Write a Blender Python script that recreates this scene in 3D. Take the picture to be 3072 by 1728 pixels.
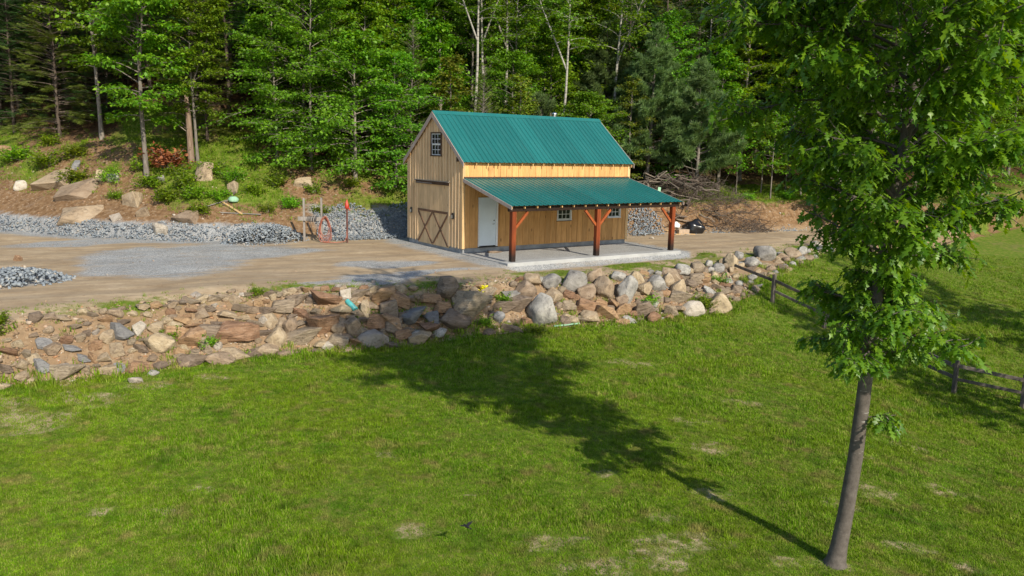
import bpy, bmesh, math, random
import numpy as np
from mathutils import Matrix, Vector

for o in list(bpy.data.objects):
    bpy.data.objects.remove(o)
SC = bpy.context.scene
COL = SC.collection
RNG = np.random.default_rng(7)
random.seed(7)

# ---------------------------------------------------------------- camera, sky, sun, exposure
cam_d = bpy.data.cameras.new('camera'); cam_d.sensor_width = 36; cam_d.lens = 28.14
cam_d.clip_start = .1; cam_d.clip_end = 900
cam = bpy.data.objects.new('camera', cam_d); COL.objects.link(cam)
cam.matrix_world = Matrix.Translation((0, 0, 4.505)) @ Matrix.Rotation(math.pi / 2 - .172, 4, 'X') @ Matrix.Rotation(.023, 4, 'Z')
SC.camera = cam

SUN_AZ, SUN_EL = math.radians(-57.5), math.radians(32.5)      # direction towards the sun
sdir = Vector((math.cos(SUN_AZ) * math.cos(SUN_EL), math.sin(SUN_AZ) * math.cos(SUN_EL), math.sin(SUN_EL)))
wd = bpy.data.worlds.new('World'); SC.world = wd; wd.use_nodes = True
wn = wd.node_tree
sky = wn.nodes.new('ShaderNodeTexSky'); sky.sky_type = 'NISHITA'; sky.sun_disc = False
sky.sun_elevation = SUN_EL; sky.sun_rotation = math.atan2(sdir.x, sdir.y)
sky.air_density = 1.0; sky.dust_density = .6; sky.ozone_density = 1.0
wn.links.new(sky.outputs[0], wn.nodes['Background'].inputs[0])
wn.nodes['Background'].inputs[1].default_value = .125
sun_d = bpy.data.lights.new('sun', 'SUN'); sun_d.energy = 4.6; sun_d.angle = math.radians(.55); sun_d.color = (1, .91, .75)
sun = bpy.data.objects.new('sun', sun_d); COL.objects.link(sun)
sun.rotation_euler = sdir.to_track_quat('Z', 'Y').to_euler(); sun.location = (20, -20, 30)
SC.view_settings.view_transform = 'Standard'; SC.view_settings.look = 'None'
SC.view_settings.exposure = 0.42; SC.view_settings.gamma = 1; SC.view_settings.use_curve_mapping = False
SC.render.engine = 'CYCLES'
SC.cycles.max_bounces = 6; SC.cycles.diffuse_bounces = 3; SC.cycles.glossy_bounces = 2
SC.cycles.transmission_bounces = 3; SC.cycles.transparent_max_bounces = 6

# ---------------------------------------------------------------- terrain
ROT = 0.609
CR, SR = math.cos(ROT), math.sin(ROT)
BX, BY = -2.175, 34.219                      # front left corner of the barn


def vnoise(x, y, seed=0):
    """smooth value noise in -1..1"""
    x = np.asarray(x, float); y = np.asarray(y, float)
    xi = np.floor(x).astype(np.int64); yi = np.floor(y).astype(np.int64)
    fx = x - xi; fy = y - yi
    fx = fx * fx * (3 - 2 * fx); fy = fy * fy * (3 - 2 * fy)

    def hsh(a, b):
        h = (a * 374761393 + b * 668265263 + seed * 1442695041) & 0x7fffffff
        h = ((h ^ (h >> 13)) * 1274126177) & 0x7fffffff
        return ((h ^ (h >> 16)) & 0xffff) / 32767.5 - 1.0
    a = hsh(xi, yi); b = hsh(xi + 1, yi); c = hsh(xi, yi + 1); d = hsh(xi + 1, yi + 1)
    return (a + (b - a) * fx) * (1 - fy) + (c + (d - c) * fx) * fy


def fbm(x, y, seed=0, o=3):
    r = 0; a = 1.0; t = 0
    for k in range(o):
        r = r + a * vnoise(x * 2 ** k, y * 2 ** k, seed + k * 17); t += a; a *= .5
    return r / t


# wall lines in the frame (s along the barn front, n away from the camera)
TOP = np.array([(-30, 23.5), (.7, 23.6), (3, 24.0), (5.8, 24.5), (8.8, 24.3), (11.6, 23.2), (14.5, 22.7), (17.4, 22.7),
                (21.7, 22.8), (24.6, 22.9), (28.3, 23.4), (32.7, 24.05), (36.7, 24.4), (60, 26)], float)
TOE = np.array([(-30, 22.3, -1.6), (.5, 22.4, -1.5), (2.7, 22.5, -1.6), (4.4, 22.65, -1.6), (7.2, 22.9, -1.65), (10.6, 22.1, -1.7), (13.35, 21.65, -1.55),
                (16.3, 21.0, -1.5), (20.6, 20.6, -1.55), (23.8, 20.3, -1.5), (26.3, 20.9, -1.15), (30.2, 22.0, -.5), (36, 23.5, -.22), (60, 25.5, -.3)], float)
BACK = np.array([(-30, 76), (-10, 62), (1.7, 46.7), (4.2, 43.1), (6.6, 40.3), (9, 38.4), (11.75, 37.2), (14.7, 36.6), (16.7, 36.5), (20, 36.6),
                 (24, 36.8), (26.5, 35.6), (28.3, 32.8), (30, 31.9), (32.3, 31.7), (37.2, 31.2), (43, 30.2), (48, 28.6), (60, 20), (85, 0)], float)
LC = [(-8, 12, -1.75), (0, 12, -1.8), (5.2, 11.8, -1.9), (9, 12, -2.3), (0, 18, -1.75), (8, 20, -2.2), (14.8, 25.8, -3.2),
      (10.5, 31.8, -1.4), (12, 30, -2.0), (16, 41, -.25), (22, 40, -1.3), (25, 30, -3.0), (20, 15, -3.9), (0, 0, -2.1), (-15, 5, -2.1),
      (40, 45, -1.5), (45, 20, -4.5), (-40, 10, -2.5), (0, -30, -3.0), (60, -30, -5), (-60, -30, -4)]
LC += [(CR * s - SR * n, SR * s + CR * n, z) for s, n, z in TOE if -1 < s < 40]
LC = np.array(LC, float)


def _tps(r2):
    return np.where(r2 > 1e-9, .5 * r2 * np.log(np.maximum(r2, 1e-9)), 0)


_n = len(LC)
_A = np.zeros((_n + 3, _n + 3))
_A[:_n, :_n] = _tps((LC[:, None, 0] - LC[None, :, 0]) ** 2 + (LC[:, None, 1] - LC[None, :, 1]) ** 2) + np.eye(_n) * 2.0
_A[:_n, _n] = 1; _A[:_n, _n + 1:] = LC[:, :2]; _A[_n, :_n] = 1; _A[_n + 1:, :_n] = LC[:, :2].T
_W = np.linalg.solve(_A, np.r_[LC[:, 2], 0, 0, 0])


def lawn_z(x, y):
    x = np.clip(x, -60, 60); y = np.clip(y, -30, 60)
    r = _W[_n] + _W[_n + 1] * x + _W[_n + 2] * y
    for i in range(_n):
        r = r + _W[i] * _tps((x - LC[i, 0]) ** 2 + (y - LC[i, 1]) ** 2)
    return r


def sstep(a, b, x):
    t = np.clip((x - a) / (b - a), 0, 1)
    return t * t * (3 - 2 * t)


def zones(x, y):
    """s, n, wall top, wall toe, bank foot and distance up the bank"""
    x = np.asarray(x, float); y = np.asarray(y, float)
    s = CR * x + SR * y; n = -SR * x + CR * y
    nt = np.interp(s, TOP[:, 0], TOP[:, 1]); no = np.interp(s, TOE[:, 0], TOE[:, 1])
    nb = np.interp(s, BACK[:, 0], BACK[:, 1])
    k = np.interp(s, [-10, 0, 6, 12, 18, 25, 29, 33], [.7, .62, .68, .92, 1, .95, .8, 1])
    return s, n, nt, no, nb, (n - nb) * k


def ground_z(x, y):
    s, n, nt, no, nb, d = zones(x, y)
    lw = np.minimum(lawn_z(np.asarray(x, float), np.asarray(y, float)), -.04) + .05 * fbm(x * .5, y * .5, 3)
    tx = CR * s - SR * no; ty = SR * s + CR * no
    toe = np.minimum(lawn_z(tx, ty), -.04) + .05 * fbm(tx * .5, ty * .5, 3)
    pad = .03 * fbm(x * .35, y * .35, 5) + .035 * fbm(s * .14, n * 1.2, 51) * sstep(.6, 1.6, n - nt) * sstep(-.2, -1, d) + .10 * sstep(2.5, 0, n - nt) * fbm(x * .8, y * .8, 9)
    padz = pad - .12 * sstep(1.2, 0, n - nt)
    # level the pad round the barn
    inb = sstep(1.5, .3, np.abs(s - 22.6) - 5.2) * sstep(1.5, .3, np.abs(n - 30) - 4.6)
    padz = padz * (1 - inb)
    # the porch front stands a little proud of the ground
    porch = sstep(.9, .25, np.maximum(17.9 - s, 0) + np.maximum(s - 27.1, 0)) * sstep(-.25, .25, 25.45 - n)
    padz = padz - .20 * porch
    t = np.clip((n - no) / np.maximum(nt - no, .2), 0, 1)
    tt = t * (1 - .35 * t * (1 - t)) + 0
    wall = toe + (padz - toe) * tt
    right = sstep(27, 31, s)
    dd = np.maximum(d, 0)
    hl = .62 * np.minimum(dd, 5.2) + .44 * np.maximum(dd - 5.2, 0)
    hr = 1.5 * sstep(0, 1.6, dd) + .13 * np.minimum(dd, 8) + .40 * np.maximum(dd - 8, 0)
    hill = hl * (1 - right) + hr * right
    hill = np.where(hill > 30, 30 + (hill - 30) * .3, hill)
    amp = sstep(.3, 4, dd)
    hill = hill + amp * (.35 * fbm(x * .33, y * .33, 21) + .14 * fbm(x * 1.1, y * 1.1, 22) + .05 * fbm(x * 3, y * 3, 25))
    z = np.where(n < no, lw, np.where(n < nt, wall, padz + hill))
    return z
BOULDER_WALL = [(2.24,29.06,0.84,0.71,'g',0), (1.34,28.51,0.69,0.50,'g',0), (0.48,27.50,0.73,0.55,'t',0), (0.70,28.09,0.56,0.37,'t',0), (3.10,29.98,0.56,0.60,'t',0), (2.72,28.89,0.70,0.51,'t',0), (3.45,29.37,0.68,0.78,'t',0), (4.30,29.63,0.82,0.92,'g',0), (4.10,30.59,0.54,0.34,'g',0), (4.78,30.63,0.58,0.61,'t',0), (5.06,30.30,0.57,0.40,'t',1), (5.71,30.96,0.69,0.58,'g',0), (6.20,31.59,0.49,0.49,'t',0), (6.48,32.02,0.67,0.42,'t',1), (7.03,32.65,0.61,0.40,'g',0), (6.53,31.09,0.55,0.62,'t',0), (1.15,26.81,0.93,0.99,'g',0), (2.75,27.60,0.62,0.37,'t',0), (3.36,28.09,0.69,0.50,'r',1), (4.08,29.12,0.49,0.39,'t',0), (4.02,28.59,0.60,0.38,'r',1), (4.78,28.99,0.71,0.52,'b',1), (6.86,29.73,0.76,0.53,'w',0), (8.08,30.50,0.81,0.75,'t',0), (-1.36,26.10,1.45,0.76,'b',1), (-1.81,25.60,0.86,0.57,'b',0), (-2.10,26.28,0.64,0.64,'b',0), (-3.19,25.18,0.73,0.45,'u',1), (-2.62,25.38,0.45,0.34,'u',1), (-2.29,25.79,0.46,0.34,'r',1), (-3.81,24.84,0.53,0.44,'r',1), (-0.20,26.57,0.68,0.41,'b',1), (0.25,26.78,0.66,0.54,'b',1), (-0.81,26.84,0.60,0.30,'b',1), (-1.27,26.59,0.27,0.32,'b',1), (2.64,28.18,0.69,0.38,'r',1), (2.02,28.49,0.38,0.25,'r',1), (1.43,27.96,0.62,0.37,'t',1), (3.20,28.46,0.44,0.38,'r',1), (2.02,27.82,0.56,0.37,'b',1), (3.75,28.82,0.38,0.29,'r',1), (5.92,29.33,0.46,0.46,'b',1), (6.50,30.32,0.61,0.47,'b',1), (5.49,30.01,0.40,0.33,'b',1), (-0.42,26.17,0.35,0.35,'u',0), (-2.64,25.08,0.45,0.34,'r',1), (-0.80,26.59,0.30,0.24,'g',0), (-3.04,24.87,0.28,0.17,'g',0), (-3.65,25.44,0.62,0.34,'r',1)]
BOULDER_ROW = [(11.61,36.57,1.05,0.72,'g',0), (12.51,36.97,0.53,0.33,'t',0), (13.27,37.66,0.83,0.50,'t',0), (13.96,38.44,0.51,0.42,'g',0), (15.58,41.01,0.45,0.36,'w',0), (10.62,35.20,0.70,0.47,'g',0), (9.59,34.68,0.61,0.69,'t',0), (10.14,35.78,0.43,0.35,'g',0), (8.83,33.93,0.52,0.45,'g',0), (8.42,33.09,0.44,0.40,'t',0), (9.46,34.29,0.30,0.30,'t',0), (9.53,33.81,0.34,0.22,'t',0), (7.79,33.30,0.59,0.44,'b',0), (8.52,34.53,0.34,0.30,'g',0), (9.22,34.91,0.27,0.23,'t',0), (8.38,33.61,0.30,0.30,'g',0), (9.28,34.51,0.30,0.27,'b',0), (7.45,32.36,0.57,0.36,'b',1), (8.08,33.28,0.37,0.29,'b',0), (10.05,34.83,0.31,0.23,'t',0)]
RUBBLE_WALL = [(-5.95,24.84,0.77,0.51,'r',1), (-5.31,25.19,0.36,0.28,'w',1), (-4.18,25.43,0.68,0.42,'r',1), (-3.75,25.50,0.39,0.29,'r',1), (-8.42,23.86,0.32,0.25,'t',1), (-10.31,21.62,0.40,0.31,'w',1), (-10.61,21.25,0.51,0.44,'u',1), (-12.06,20.32,0.25,0.17,'t',0), (-11.77,19.50,0.37,0.37,'u',1), (-11.33,19.72,0.66,0.33,'b',1), (-10.98,19.96,0.27,0.21,'t',1), (-9.92,20.67,0.61,0.28,'r',1), (-9.59,19.76,0.33,0.19,'w',0), (-9.72,21.55,0.76,0.47,'t',1), (-9.10,22.13,0.64,0.48,'r',1), (-7.00,23.34,0.61,0.63,'t',0), (-6.28,23.57,0.88,0.54,'b',1), (-4.29,24.24,0.83,0.53,'w',0), (-5.57,23.66,0.32,0.25,'w',0), (-8.15,22.98,1.14,0.52,'r',1), (-7.29,23.79,0.44,0.39,'t',1), (-6.76,23.84,0.44,0.44,'t',1), (-5.83,24.06,0.75,0.70,'r',1), (-4.30,24.73,0.51,0.46,'r',1), (-5.35,24.50,0.30,0.25,'t',0), (-10.55,20.82,0.37,0.28,'t',1), (-11.46,20.29,0.44,0.13,'u',1), (-12.00,20.00,0.37,0.19,'u',1), (-11.79,20.01,0.38,0.25,'t',1), (-11.02,20.61,0.30,0.26,'r',1), (-9.47,22.52,0.42,0.28,'r',1), (-9.53,22.03,0.59,0.37,'r',1), (-9.15,23.04,0.43,0.21,'t',1), (-8.90,23.48,0.19,0.12,'w',1), (-8.21,23.78,0.54,0.20,'b',1), (-9.19,23.84,0.17,0.12,'w',0), (-9.59,23.84,0.29,0.11,'w',1), (-7.41,24.43,0.23,0.20,'t',1), (-6.73,24.69,0.56,0.31,'b',1), (-4.86,25.31,0.47,0.26,'b',1), (-7.13,24.29,0.65,0.35,'b',1), (-7.79,24.03,0.30,0.25,'r',1), (-7.77,23.13,0.48,0.19,'b',1), (-8.41,22.37,0.26,0.23,'w',0), (-8.69,22.13,0.28,0.51,'b',1), (-4.96,24.43,0.46,0.46,'t',1), (-3.80,24.79,0.51,0.41,'b',1), (-5.38,24.26,0.45,0.35,'t',1), (-7.51,23.71,0.25,0.27,'w',0), (-6.54,24.34,0.40,0.35,'r',1), (-6.14,24.31,0.40,0.30,'r',1), (-4.64,24.94,0.31,0.57,'t',1), (-3.95,25.10,0.57,0.57,'b',1), (-10.88,20.96,0.35,0.30,'t',1), (-9.99,21.90,0.39,0.27,'t',1), (-11.39,20.61,0.26,0.17,'t',1), (-11.64,20.36,0.30,0.21,'r',1), (-11.17,20.95,0.20,0.17,'w',1), (-10.54,20.23,0.47,0.25,'t',1), (-10.32,20.44,0.30,0.17,'u',1), (-11.12,20.21,0.34,0.15,'u',1), (-10.93,20.28,0.21,0.34,'r',1), (-12.20,19.51,0.24,0.24,'b',1), (-12.51,19.37,0.36,0.22,'r',1), (-12.41,19.07,0.32,0.20,'b',1), (-11.46,19.83,0.25,0.08,'w',1), (-12.02,19.58,0.33,0.18,'t',1), (-9.44,20.46,0.26,0.17,'g',0), (-8.69,24.37,0.25,0.13,'t',1), (-5.64,25.55,0.21,0.16,'w',0), (-4.62,26.34,0.16,0.12,'w',0), (-8.26,24.21,0.25,0.11,'w',1)]
BANK_ROCKS = [(-24.13,42.45,2.20,1.32,'t',1), (-22.19,41.06,2.05,1.19,'t',1), (-26.05,42.41,0.70,0.49,'w',0), (-21.25,41.46,0.55,0.62,'t',1), (-15.67,40.83,1.01,0.88,'t',1), (-21.07,39.15,2.12,0.98,'t',1), (-17.95,40.98,0.47,0.37,'g',0), (-20.59,41.34,0.68,0.41,'g',1), (-10.97,41.86,1.04,0.45,'t',1), (-16.50,37.22,0.78,0.56,'w',0), (-14.02,40.15,0.57,0.50,'t',1), (-18.41,29.42,0.27,0.25,'r',1), (-29.20,46.21,0.76,0.49,'r',1), (-17.84,38.52,0.64,0.48,'t',1), (-23.42,43.16,0.61,0.64,'u',1), (-19.04,38.32,0.48,0.35,'w',1), (7.30,42.01,0.25,0.14,'w',0), (-18.77,39.54,0.99,0.66,'t',1), (-15.60,38.15,1.27,0.80,'t',1)]


# ---------------------------------------------------------------- helpers
def tag(o, label=None, cat=None, group=None, kind=None):
    if label: o['label'] = label
    if cat: o['category'] = cat
    if group: o['group'] = group
    if kind: o['kind'] = kind
    return o


def empty(name, loc=(0, 0, 0), rz=0.0):
    o = bpy.data.objects.new(name, None); COL.objects.link(o)
    o.location = loc; o.rotation_euler = (0, 0, rz); o.empty_display_size = .2
    return o


def link(name, me, parent=None, loc=None, rot=None, scl=None):
    o = bpy.data.objects.new(name, me); COL.objects.link(o)
    if parent: o.parent = parent
    if loc is not None: o.location = loc
    if rot is not None: o.rotation_euler = rot
    if scl is not None: o.scale = scl
    return o


def np_mesh(name, V, F, mat=None, smooth=False):
    """mesh from arrays; F is (m,k) of one polygon size or a list of such arrays"""
    if not isinstance(F, list): F = [F]
    F = [np.asarray(f, np.int32) for f in F if len(f)]
    V = np.asarray(V, np.float32)
    me = bpy.data.meshes.new(name)
    me.vertices.add(len(V)); me.vertices.foreach_set('co', V.ravel())
    tot = np.concatenate([np.full(len(f), f.shape[1], np.int32) for f in F])
    idx = np.concatenate([f.ravel() for f in F])
    st = np.concatenate([[0], np.cumsum(tot)[:-1]]).astype(np.int32)
    me.loops.add(len(idx)); me.loops.foreach_set('vertex_index', idx)
    me.polygons.add(len(tot)); me.polygons.foreach_set('loop_start', st); me.polygons.foreach_set('loop_total', tot)
    if smooth: me.polygons.foreach_set('use_smooth', np.ones(len(tot), bool))
    if mat: me.materials.append(mat)
    me.update(calc_edges=True); me.validate()
    return me


def py_mesh(name, V, F, mat=None, bevel=0, smooth=False):
    me = bpy.data.meshes.new(name)
    me.from_pydata([tuple(v) for v in V], [], [tuple(f) for f in F])
    bm = bmesh.new(); bm.from_mesh(me)
    bmesh.ops.recalc_face_normals(bm, faces=bm.faces)
    if bevel: bmesh.ops.bevel(bm, geom=list(bm.edges), offset=bevel, segments=1, affect='EDGES', clamp_overlap=True)
    bm.to_mesh(me); bm.free()
    if mat: me.materials.append(mat)
    if smooth: me.polygons.foreach_set('use_smooth', np.ones(len(me.polygons), bool))
    return me


def box_mesh(name, x0, x1, y0, y1, z0, z1, mat, bevel=0):
    V = [(x, y, z) for z in (z0, z1) for y in (y0, y1) for x in (x0, x1)]
    F = [(0, 2, 3, 1), (4, 5, 7, 6), (0, 1, 5, 4), (2, 6, 7, 3), (0, 4, 6, 2), (1, 3, 7, 5)]
    return py_mesh(name, V, F, mat, bevel)


def box(name, x0, x1, y0, y1, z0, z1, mat, parent, bevel=0):
    """a box whose own origin sits at its centre"""
    cx, cy, cz = (x0 + x1) / 2, (y0 + y1) / 2, (z0 + z1) / 2
    me = box_mesh(name, x0 - cx, x1 - cx, y0 - cy, y1 - cy, z0 - cz, z1 - cz, mat, bevel)
    return link(name, me, parent, (cx, cy, cz))


def beam_mesh(name, a, b, w, h, mat, bevel=0, up=(0, 0, 1)):
    """straight timber from a to b"""
    a = Vector(a); b = Vector(b); d = (b - a).normalized(); u = Vector(up)
    sd = d.cross(u).normalized(); u = sd.cross(d)
    V = []
    for p in (a, b):
        for i, j in ((-1, -1), (1, -1), (1, 1), (-1, 1)):
            V.append(p + sd * (i * w / 2) + u * (j * h / 2))
    F = [(0, 1, 2, 3), (7, 6, 5, 4), (0, 4, 5, 1), (1, 5, 6, 2), (2, 6, 7, 3), (3, 7, 4, 0)]
    return py_mesh(name, V, F, mat, bevel)


def prism_mesh(name, poly, axis, t0, t1, mat):
    """2-D outline extruded along axis 0 (u), 1 (v) or 2 (z)"""
    n = len(poly); V = []
    for t in (t0, t1):
        for a, b in poly:
            V.append({0: (t, a, b), 1: (a, t, b), 2: (a, b, t)}[axis])
    F = [tuple(range(n)), tuple(range(2 * n - 1, n - 1, -1))] + [(i, (i + 1) % n, n + (i + 1) % n, n + i) for i in range(n)]
    return py_mesh(name, V, F, mat)


def tubes(list_, sides=5):
    """[(points, radii)] -> vertices, quads"""
    VV, FF, base = [], [], 0
    ang = np.arange(sides) * 2 * math.pi / sides
    for pts, rad in list_:
        pts = np.asarray(pts, float); rad = np.asarray(rad, float); k = len(pts)
        tg = np.gradient(pts, axis=0); tg /= np.linalg.norm(tg, axis=1)[:, None] + 1e-9
        ref = np.array([0, 0, 1.0]) if abs(tg[0, 2]) < .8 else np.array([1.0, 0, 0])
        a = np.cross(tg, ref); a /= np.linalg.norm(a, axis=1)[:, None] + 1e-9
        b = np.cross(tg, a)
        ring = pts[:, None] + rad[:, None, None] * (np.cos(ang)[None, :, None] * a[:, None] + np.sin(ang)[None, :, None] * b[:, None])
        VV.append(ring.reshape(-1, 3))
        i = np.arange(k - 1)[:, None] * sides; j = np.arange(sides)[None]; j2 = (j + 1) % sides
        q = np.stack([i + j, i + j2, i + sides + j2, i + sides + j], -1).reshape(-1, 4) + base
        FF.append(q); base += k * sides
    return np.concatenate(VV), np.concatenate(FF)


def unit(v):
    return v / (np.linalg.norm(v, axis=-1, keepdims=True) + 1e-9)


def place_template(P, A, N, S, TV, TF):
    """copies of a small template at P with axis A and normal N"""
    A = unit(A); Sd = unit(np.cross(N, A)); N = np.cross(A, Sd)
    S = np.asarray(S, float)
    if S.ndim == 1: S = np.repeat(S[:, None], 3, 1)
    V = P[:, None] + S[:, None, 0:1] * TV[None, :, 0:1] * A[:, None] + S[:, None, 1:2] * TV[None, :, 1:2] * Sd[:, None] + S[:, None, 2:3] * TV[None, :, 2:3] * N[:, None]
    n, k = len(P), len(TV)
    F = (np.asarray(TF)[None] + (np.arange(n) * k)[:, None, None]).reshape(-1, np.asarray(TF).shape[1])
    return V.reshape(-1, 3), F


def gz(x, y):
    return float(ground_z(np.array([x]), np.array([y]))[0])


# ---------------------------------------------------------------- materials
def nmat(name):
    m = bpy.data.materials.new(name); m.use_nodes = True
    nt = m.node_tree
    return m, nt, nt.nodes['Principled BSDF']


def nd(nt, typ, **kw):
    n = nt.nodes.new(typ)
    for k, v in kw.items(): setattr(n, k, v)
    return n


def setin(nt, sock, v):
    if hasattr(v, 'is_linked') or isinstance(v, bpy.types.NodeSocket): nt.links.new(v, sock)
    else: sock.default_value = v


def mix(nt, fac, a, b, mode='MIX'):
    n = nd(nt, 'ShaderNodeMix', data_type='RGBA', blend_type=mode)
    setin(nt, n.inputs[0], fac)
    for s, v in ((n.inputs[6], a), (n.inputs[7], b)):
        setin(nt, s, v if not isinstance(v, tuple) else (v + (1,) if len(v) == 3 else v))
    return n.outputs[2]


def noise(nt, vec, scale, detail=3, rough=.55, out=0, dist=0):
    n = nd(nt, 'ShaderNodeTexNoise'); n.inputs['Scale'].default_value = scale
    n.inputs['Detail'].default_value = detail; n.inputs['Roughness'].default_value = rough
    n.inputs['Distortion'].default_value = dist
    if vec is not None: nt.links.new(vec, n.inputs['Vector'])
    return n.outputs[out]


def voro(nt, vec, scale, out=0, feature='F1'):
    n = nd(nt, 'ShaderNodeTexVoronoi', feature=feature); n.inputs['Scale'].default_value = scale
    if vec is not None: nt.links.new(vec, n.inputs['Vector'])
    return n.outputs[out]


def ramp(nt, fac, stops, interp='LINEAR'):
    n = nd(nt, 'ShaderNodeValToRGB'); e = n.color_ramp.elements; n.color_ramp.interpolation = interp
    while len(e) < len(stops): e.new(.5)
    for i, (p, c) in enumerate(stops):
        e[i].position = p
        if not isinstance(c, tuple): c = (c, c, c)
        e[i].color = c + (1,) if len(c) == 3 else c
    setin(nt, n.inputs[0], fac)
    return n.outputs[0]


def math_(nt, op, a, b=0.0, clamp=False):
    n = nd(nt, 'ShaderNodeMath', operation=op); n.use_clamp = clamp
    setin(nt, n.inputs[0], a); setin(nt, n.inputs[1], b)
    return n.outputs[0]


def attr(nt, name):
    n = nd(nt, 'ShaderNodeAttribute', attribute_name=name)
    return n.outputs['Fac']


def bump(nt, bs, h, dist=.02, strength=.6):
    b = nd(nt, 'ShaderNodeBump'); b.inputs['Distance'].default_value = dist; b.inputs['Strength'].default_value = strength
    nt.links.new(h, b.inputs['Height']); nt.links.new(b.outputs[0], bs.inputs['Normal'])


def objco(nt):
    return nd(nt, 'ShaderNodeTexCoord').outputs['Object']


def wpos(nt):
    return nd(nt, 'ShaderNodeNewGeometry').outputs['Position']


def orand(nt):
    return nd(nt, 'ShaderNodeObjectInfo').outputs['Random']


def stretch(nt, vec, s):
    m = nd(nt, 'ShaderNodeMapping'); m.inputs['Scale'].default_value = s
    nt.links.new(vec, m.inputs['Vector']); return m.outputs[0]


def hsv(nt, col, h=.5, s=1.0, v=1.0):
    n = nd(nt, 'ShaderNodeHueSaturation')
    setin(nt, n.inputs['Hue'], h); setin(nt, n.inputs['Saturation'], s); setin(nt, n.inputs['Value'], v)
    nt.links.new(col, n.inputs['Color']); return n.outputs[0]


def mr(nt, v, a, b, c, d):
    n = nd(nt, 'ShaderNodeMapRange'); setin(nt, n.inputs[0], v)
    for i, x in enumerate((a, b, c, d)): n.inputs[i + 1].default_value = x
    return n.outputs[0]


def simple(name, col, rough=.6, metal=0, var=.12, nscale=8, bmp=0):
    m, nt, bs = nmat(name)
    c = objco(nt)
    f = noise(nt, c, nscale, 4)
    dark = tuple(x * (1 - var * 1.6) for x in col); lite = tuple(min(1, x * (1 + var)) for x in col)
    nt.links.new(ramp(nt, f, [(.3, dark), (.7, lite)]), bs.inputs['Base Color'])
    bs.inputs['Roughness'].default_value = rough; bs.inputs['Metallic'].default_value = metal
    if bmp: bump(nt, bs, f, bmp)
    return m


def wood(name, c1, c2, grain=(26, 26, 1.6), knots=0.0, rough=.75, bottom=None, vrange=(.82, 1.12)):
    """grain runs along local z; c1 dark and c2 light"""
    m, nt, bs = nmat(name)
    co = objco(nt); oi = nd(nt, 'ShaderNodeObjectInfo')
    off = nd(nt, 'ShaderNodeVectorMath', operation='ADD'); nt.links.new(co, off.inputs[0])
    sc = nd(nt, 'ShaderNodeVectorMath', operation='SCALE'); nt.links.new(oi.outputs['Location'], sc.inputs[0]); sc.inputs['Scale'].default_value = 3.7
    nt.links.new(sc.outputs[0], off.inputs[1])
    v = off.outputs[0]
    g = noise(nt, stretch(nt, v, grain), 1.0, 5, .6, dist=.6)
    col = ramp(nt, g, [(.28, c1), (.72, c2)])
    if knots:
        k = voro(nt, stretch(nt, v, (3.2, 3.2, 1.5)), 1.0)
        col = mix(nt, math_(nt, 'MULTIPLY', ramp(nt, k, [(.0, 1.0), (.09, .85), (.16, 0.0)]), knots), col, (.16, .075, .03))
    big = noise(nt, v, 1.3, 3)
    col = hsv(nt, col, .5, 1.0, math_(nt, 'MULTIPLY', mr(nt, oi.outputs['Random'], 0, 1, *vrange), mr(nt, big, .25, .75, .85, 1.12)))
    if bottom:
        zc = nd(nt, 'ShaderNodeSeparateXYZ'); nt.links.new(co, zc.inputs[0])
        f = math_(nt, 'ADD', zc.outputs[2], math_(nt, 'MULTIPLY', noise(nt, v, 6, 3), .12))
        col = mix(nt, ramp(nt, mr(nt, f, bottom[0], bottom[1], 0, 1), [(0, 1.0), (1, 0.0)]), col, bottom[2])
    nt.links.new(col, bs.inputs['Base Color'])
    bs.inputs['Roughness'].default_value = rough; bs.inputs['Specular IOR Level'].default_value = .25
    bump(nt, bs, g, .004, .5)
    return m


def leaf_mat(name, cols, transl=.35, rough=.5, hue=.02, val=.25, spec=.3, tcol=None):
    """leaf colour varies from leaf to leaf and from plant to plant"""
    m, nt, bs = nmat(name)
    g = nd(nt, 'ShaderNodeNewGeometry'); oi = nd(nt, 'ShaderNodeObjectInfo')
    c = ramp(nt, g.outputs['Random Per Island'], [(i / (len(cols) - 1), q) for i, q in enumerate(cols)])
    big = noise(nt, g.outputs['Position'], .55, 2)
    c = hsv(nt, c, mr(nt, oi.outputs['Random'], 0, 1, .5 - hue, .5 + hue), 1.0,
            math_(nt, 'MULTIPLY', mr(nt, oi.outputs['Random'], 0, 1, 1 - val, 1 + val), mr(nt, big, .3, .7, .8, 1.2)))
    nt.links.new(c, bs.inputs['Base Color'])
    bs.inputs['Roughness'].default_value = rough; bs.inputs['Specular IOR Level'].default_value = spec
    tr = nd(nt, 'ShaderNodeBsdfTranslucent')
    nt.links.new(hsv(nt, c, .485, 1.15, 1.35), tr.inputs['Color'])
    ms = nd(nt, 'ShaderNodeMixShader'); ms.inputs[0].default_value = transl
    nt.links.new(bs.outputs[0], ms.inputs[1]); nt.links.new(tr.outputs[0], ms.inputs[2])
    nt.links.new(ms.outputs[0], nt.nodes['Material Output'].inputs[0])
    return m


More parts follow.
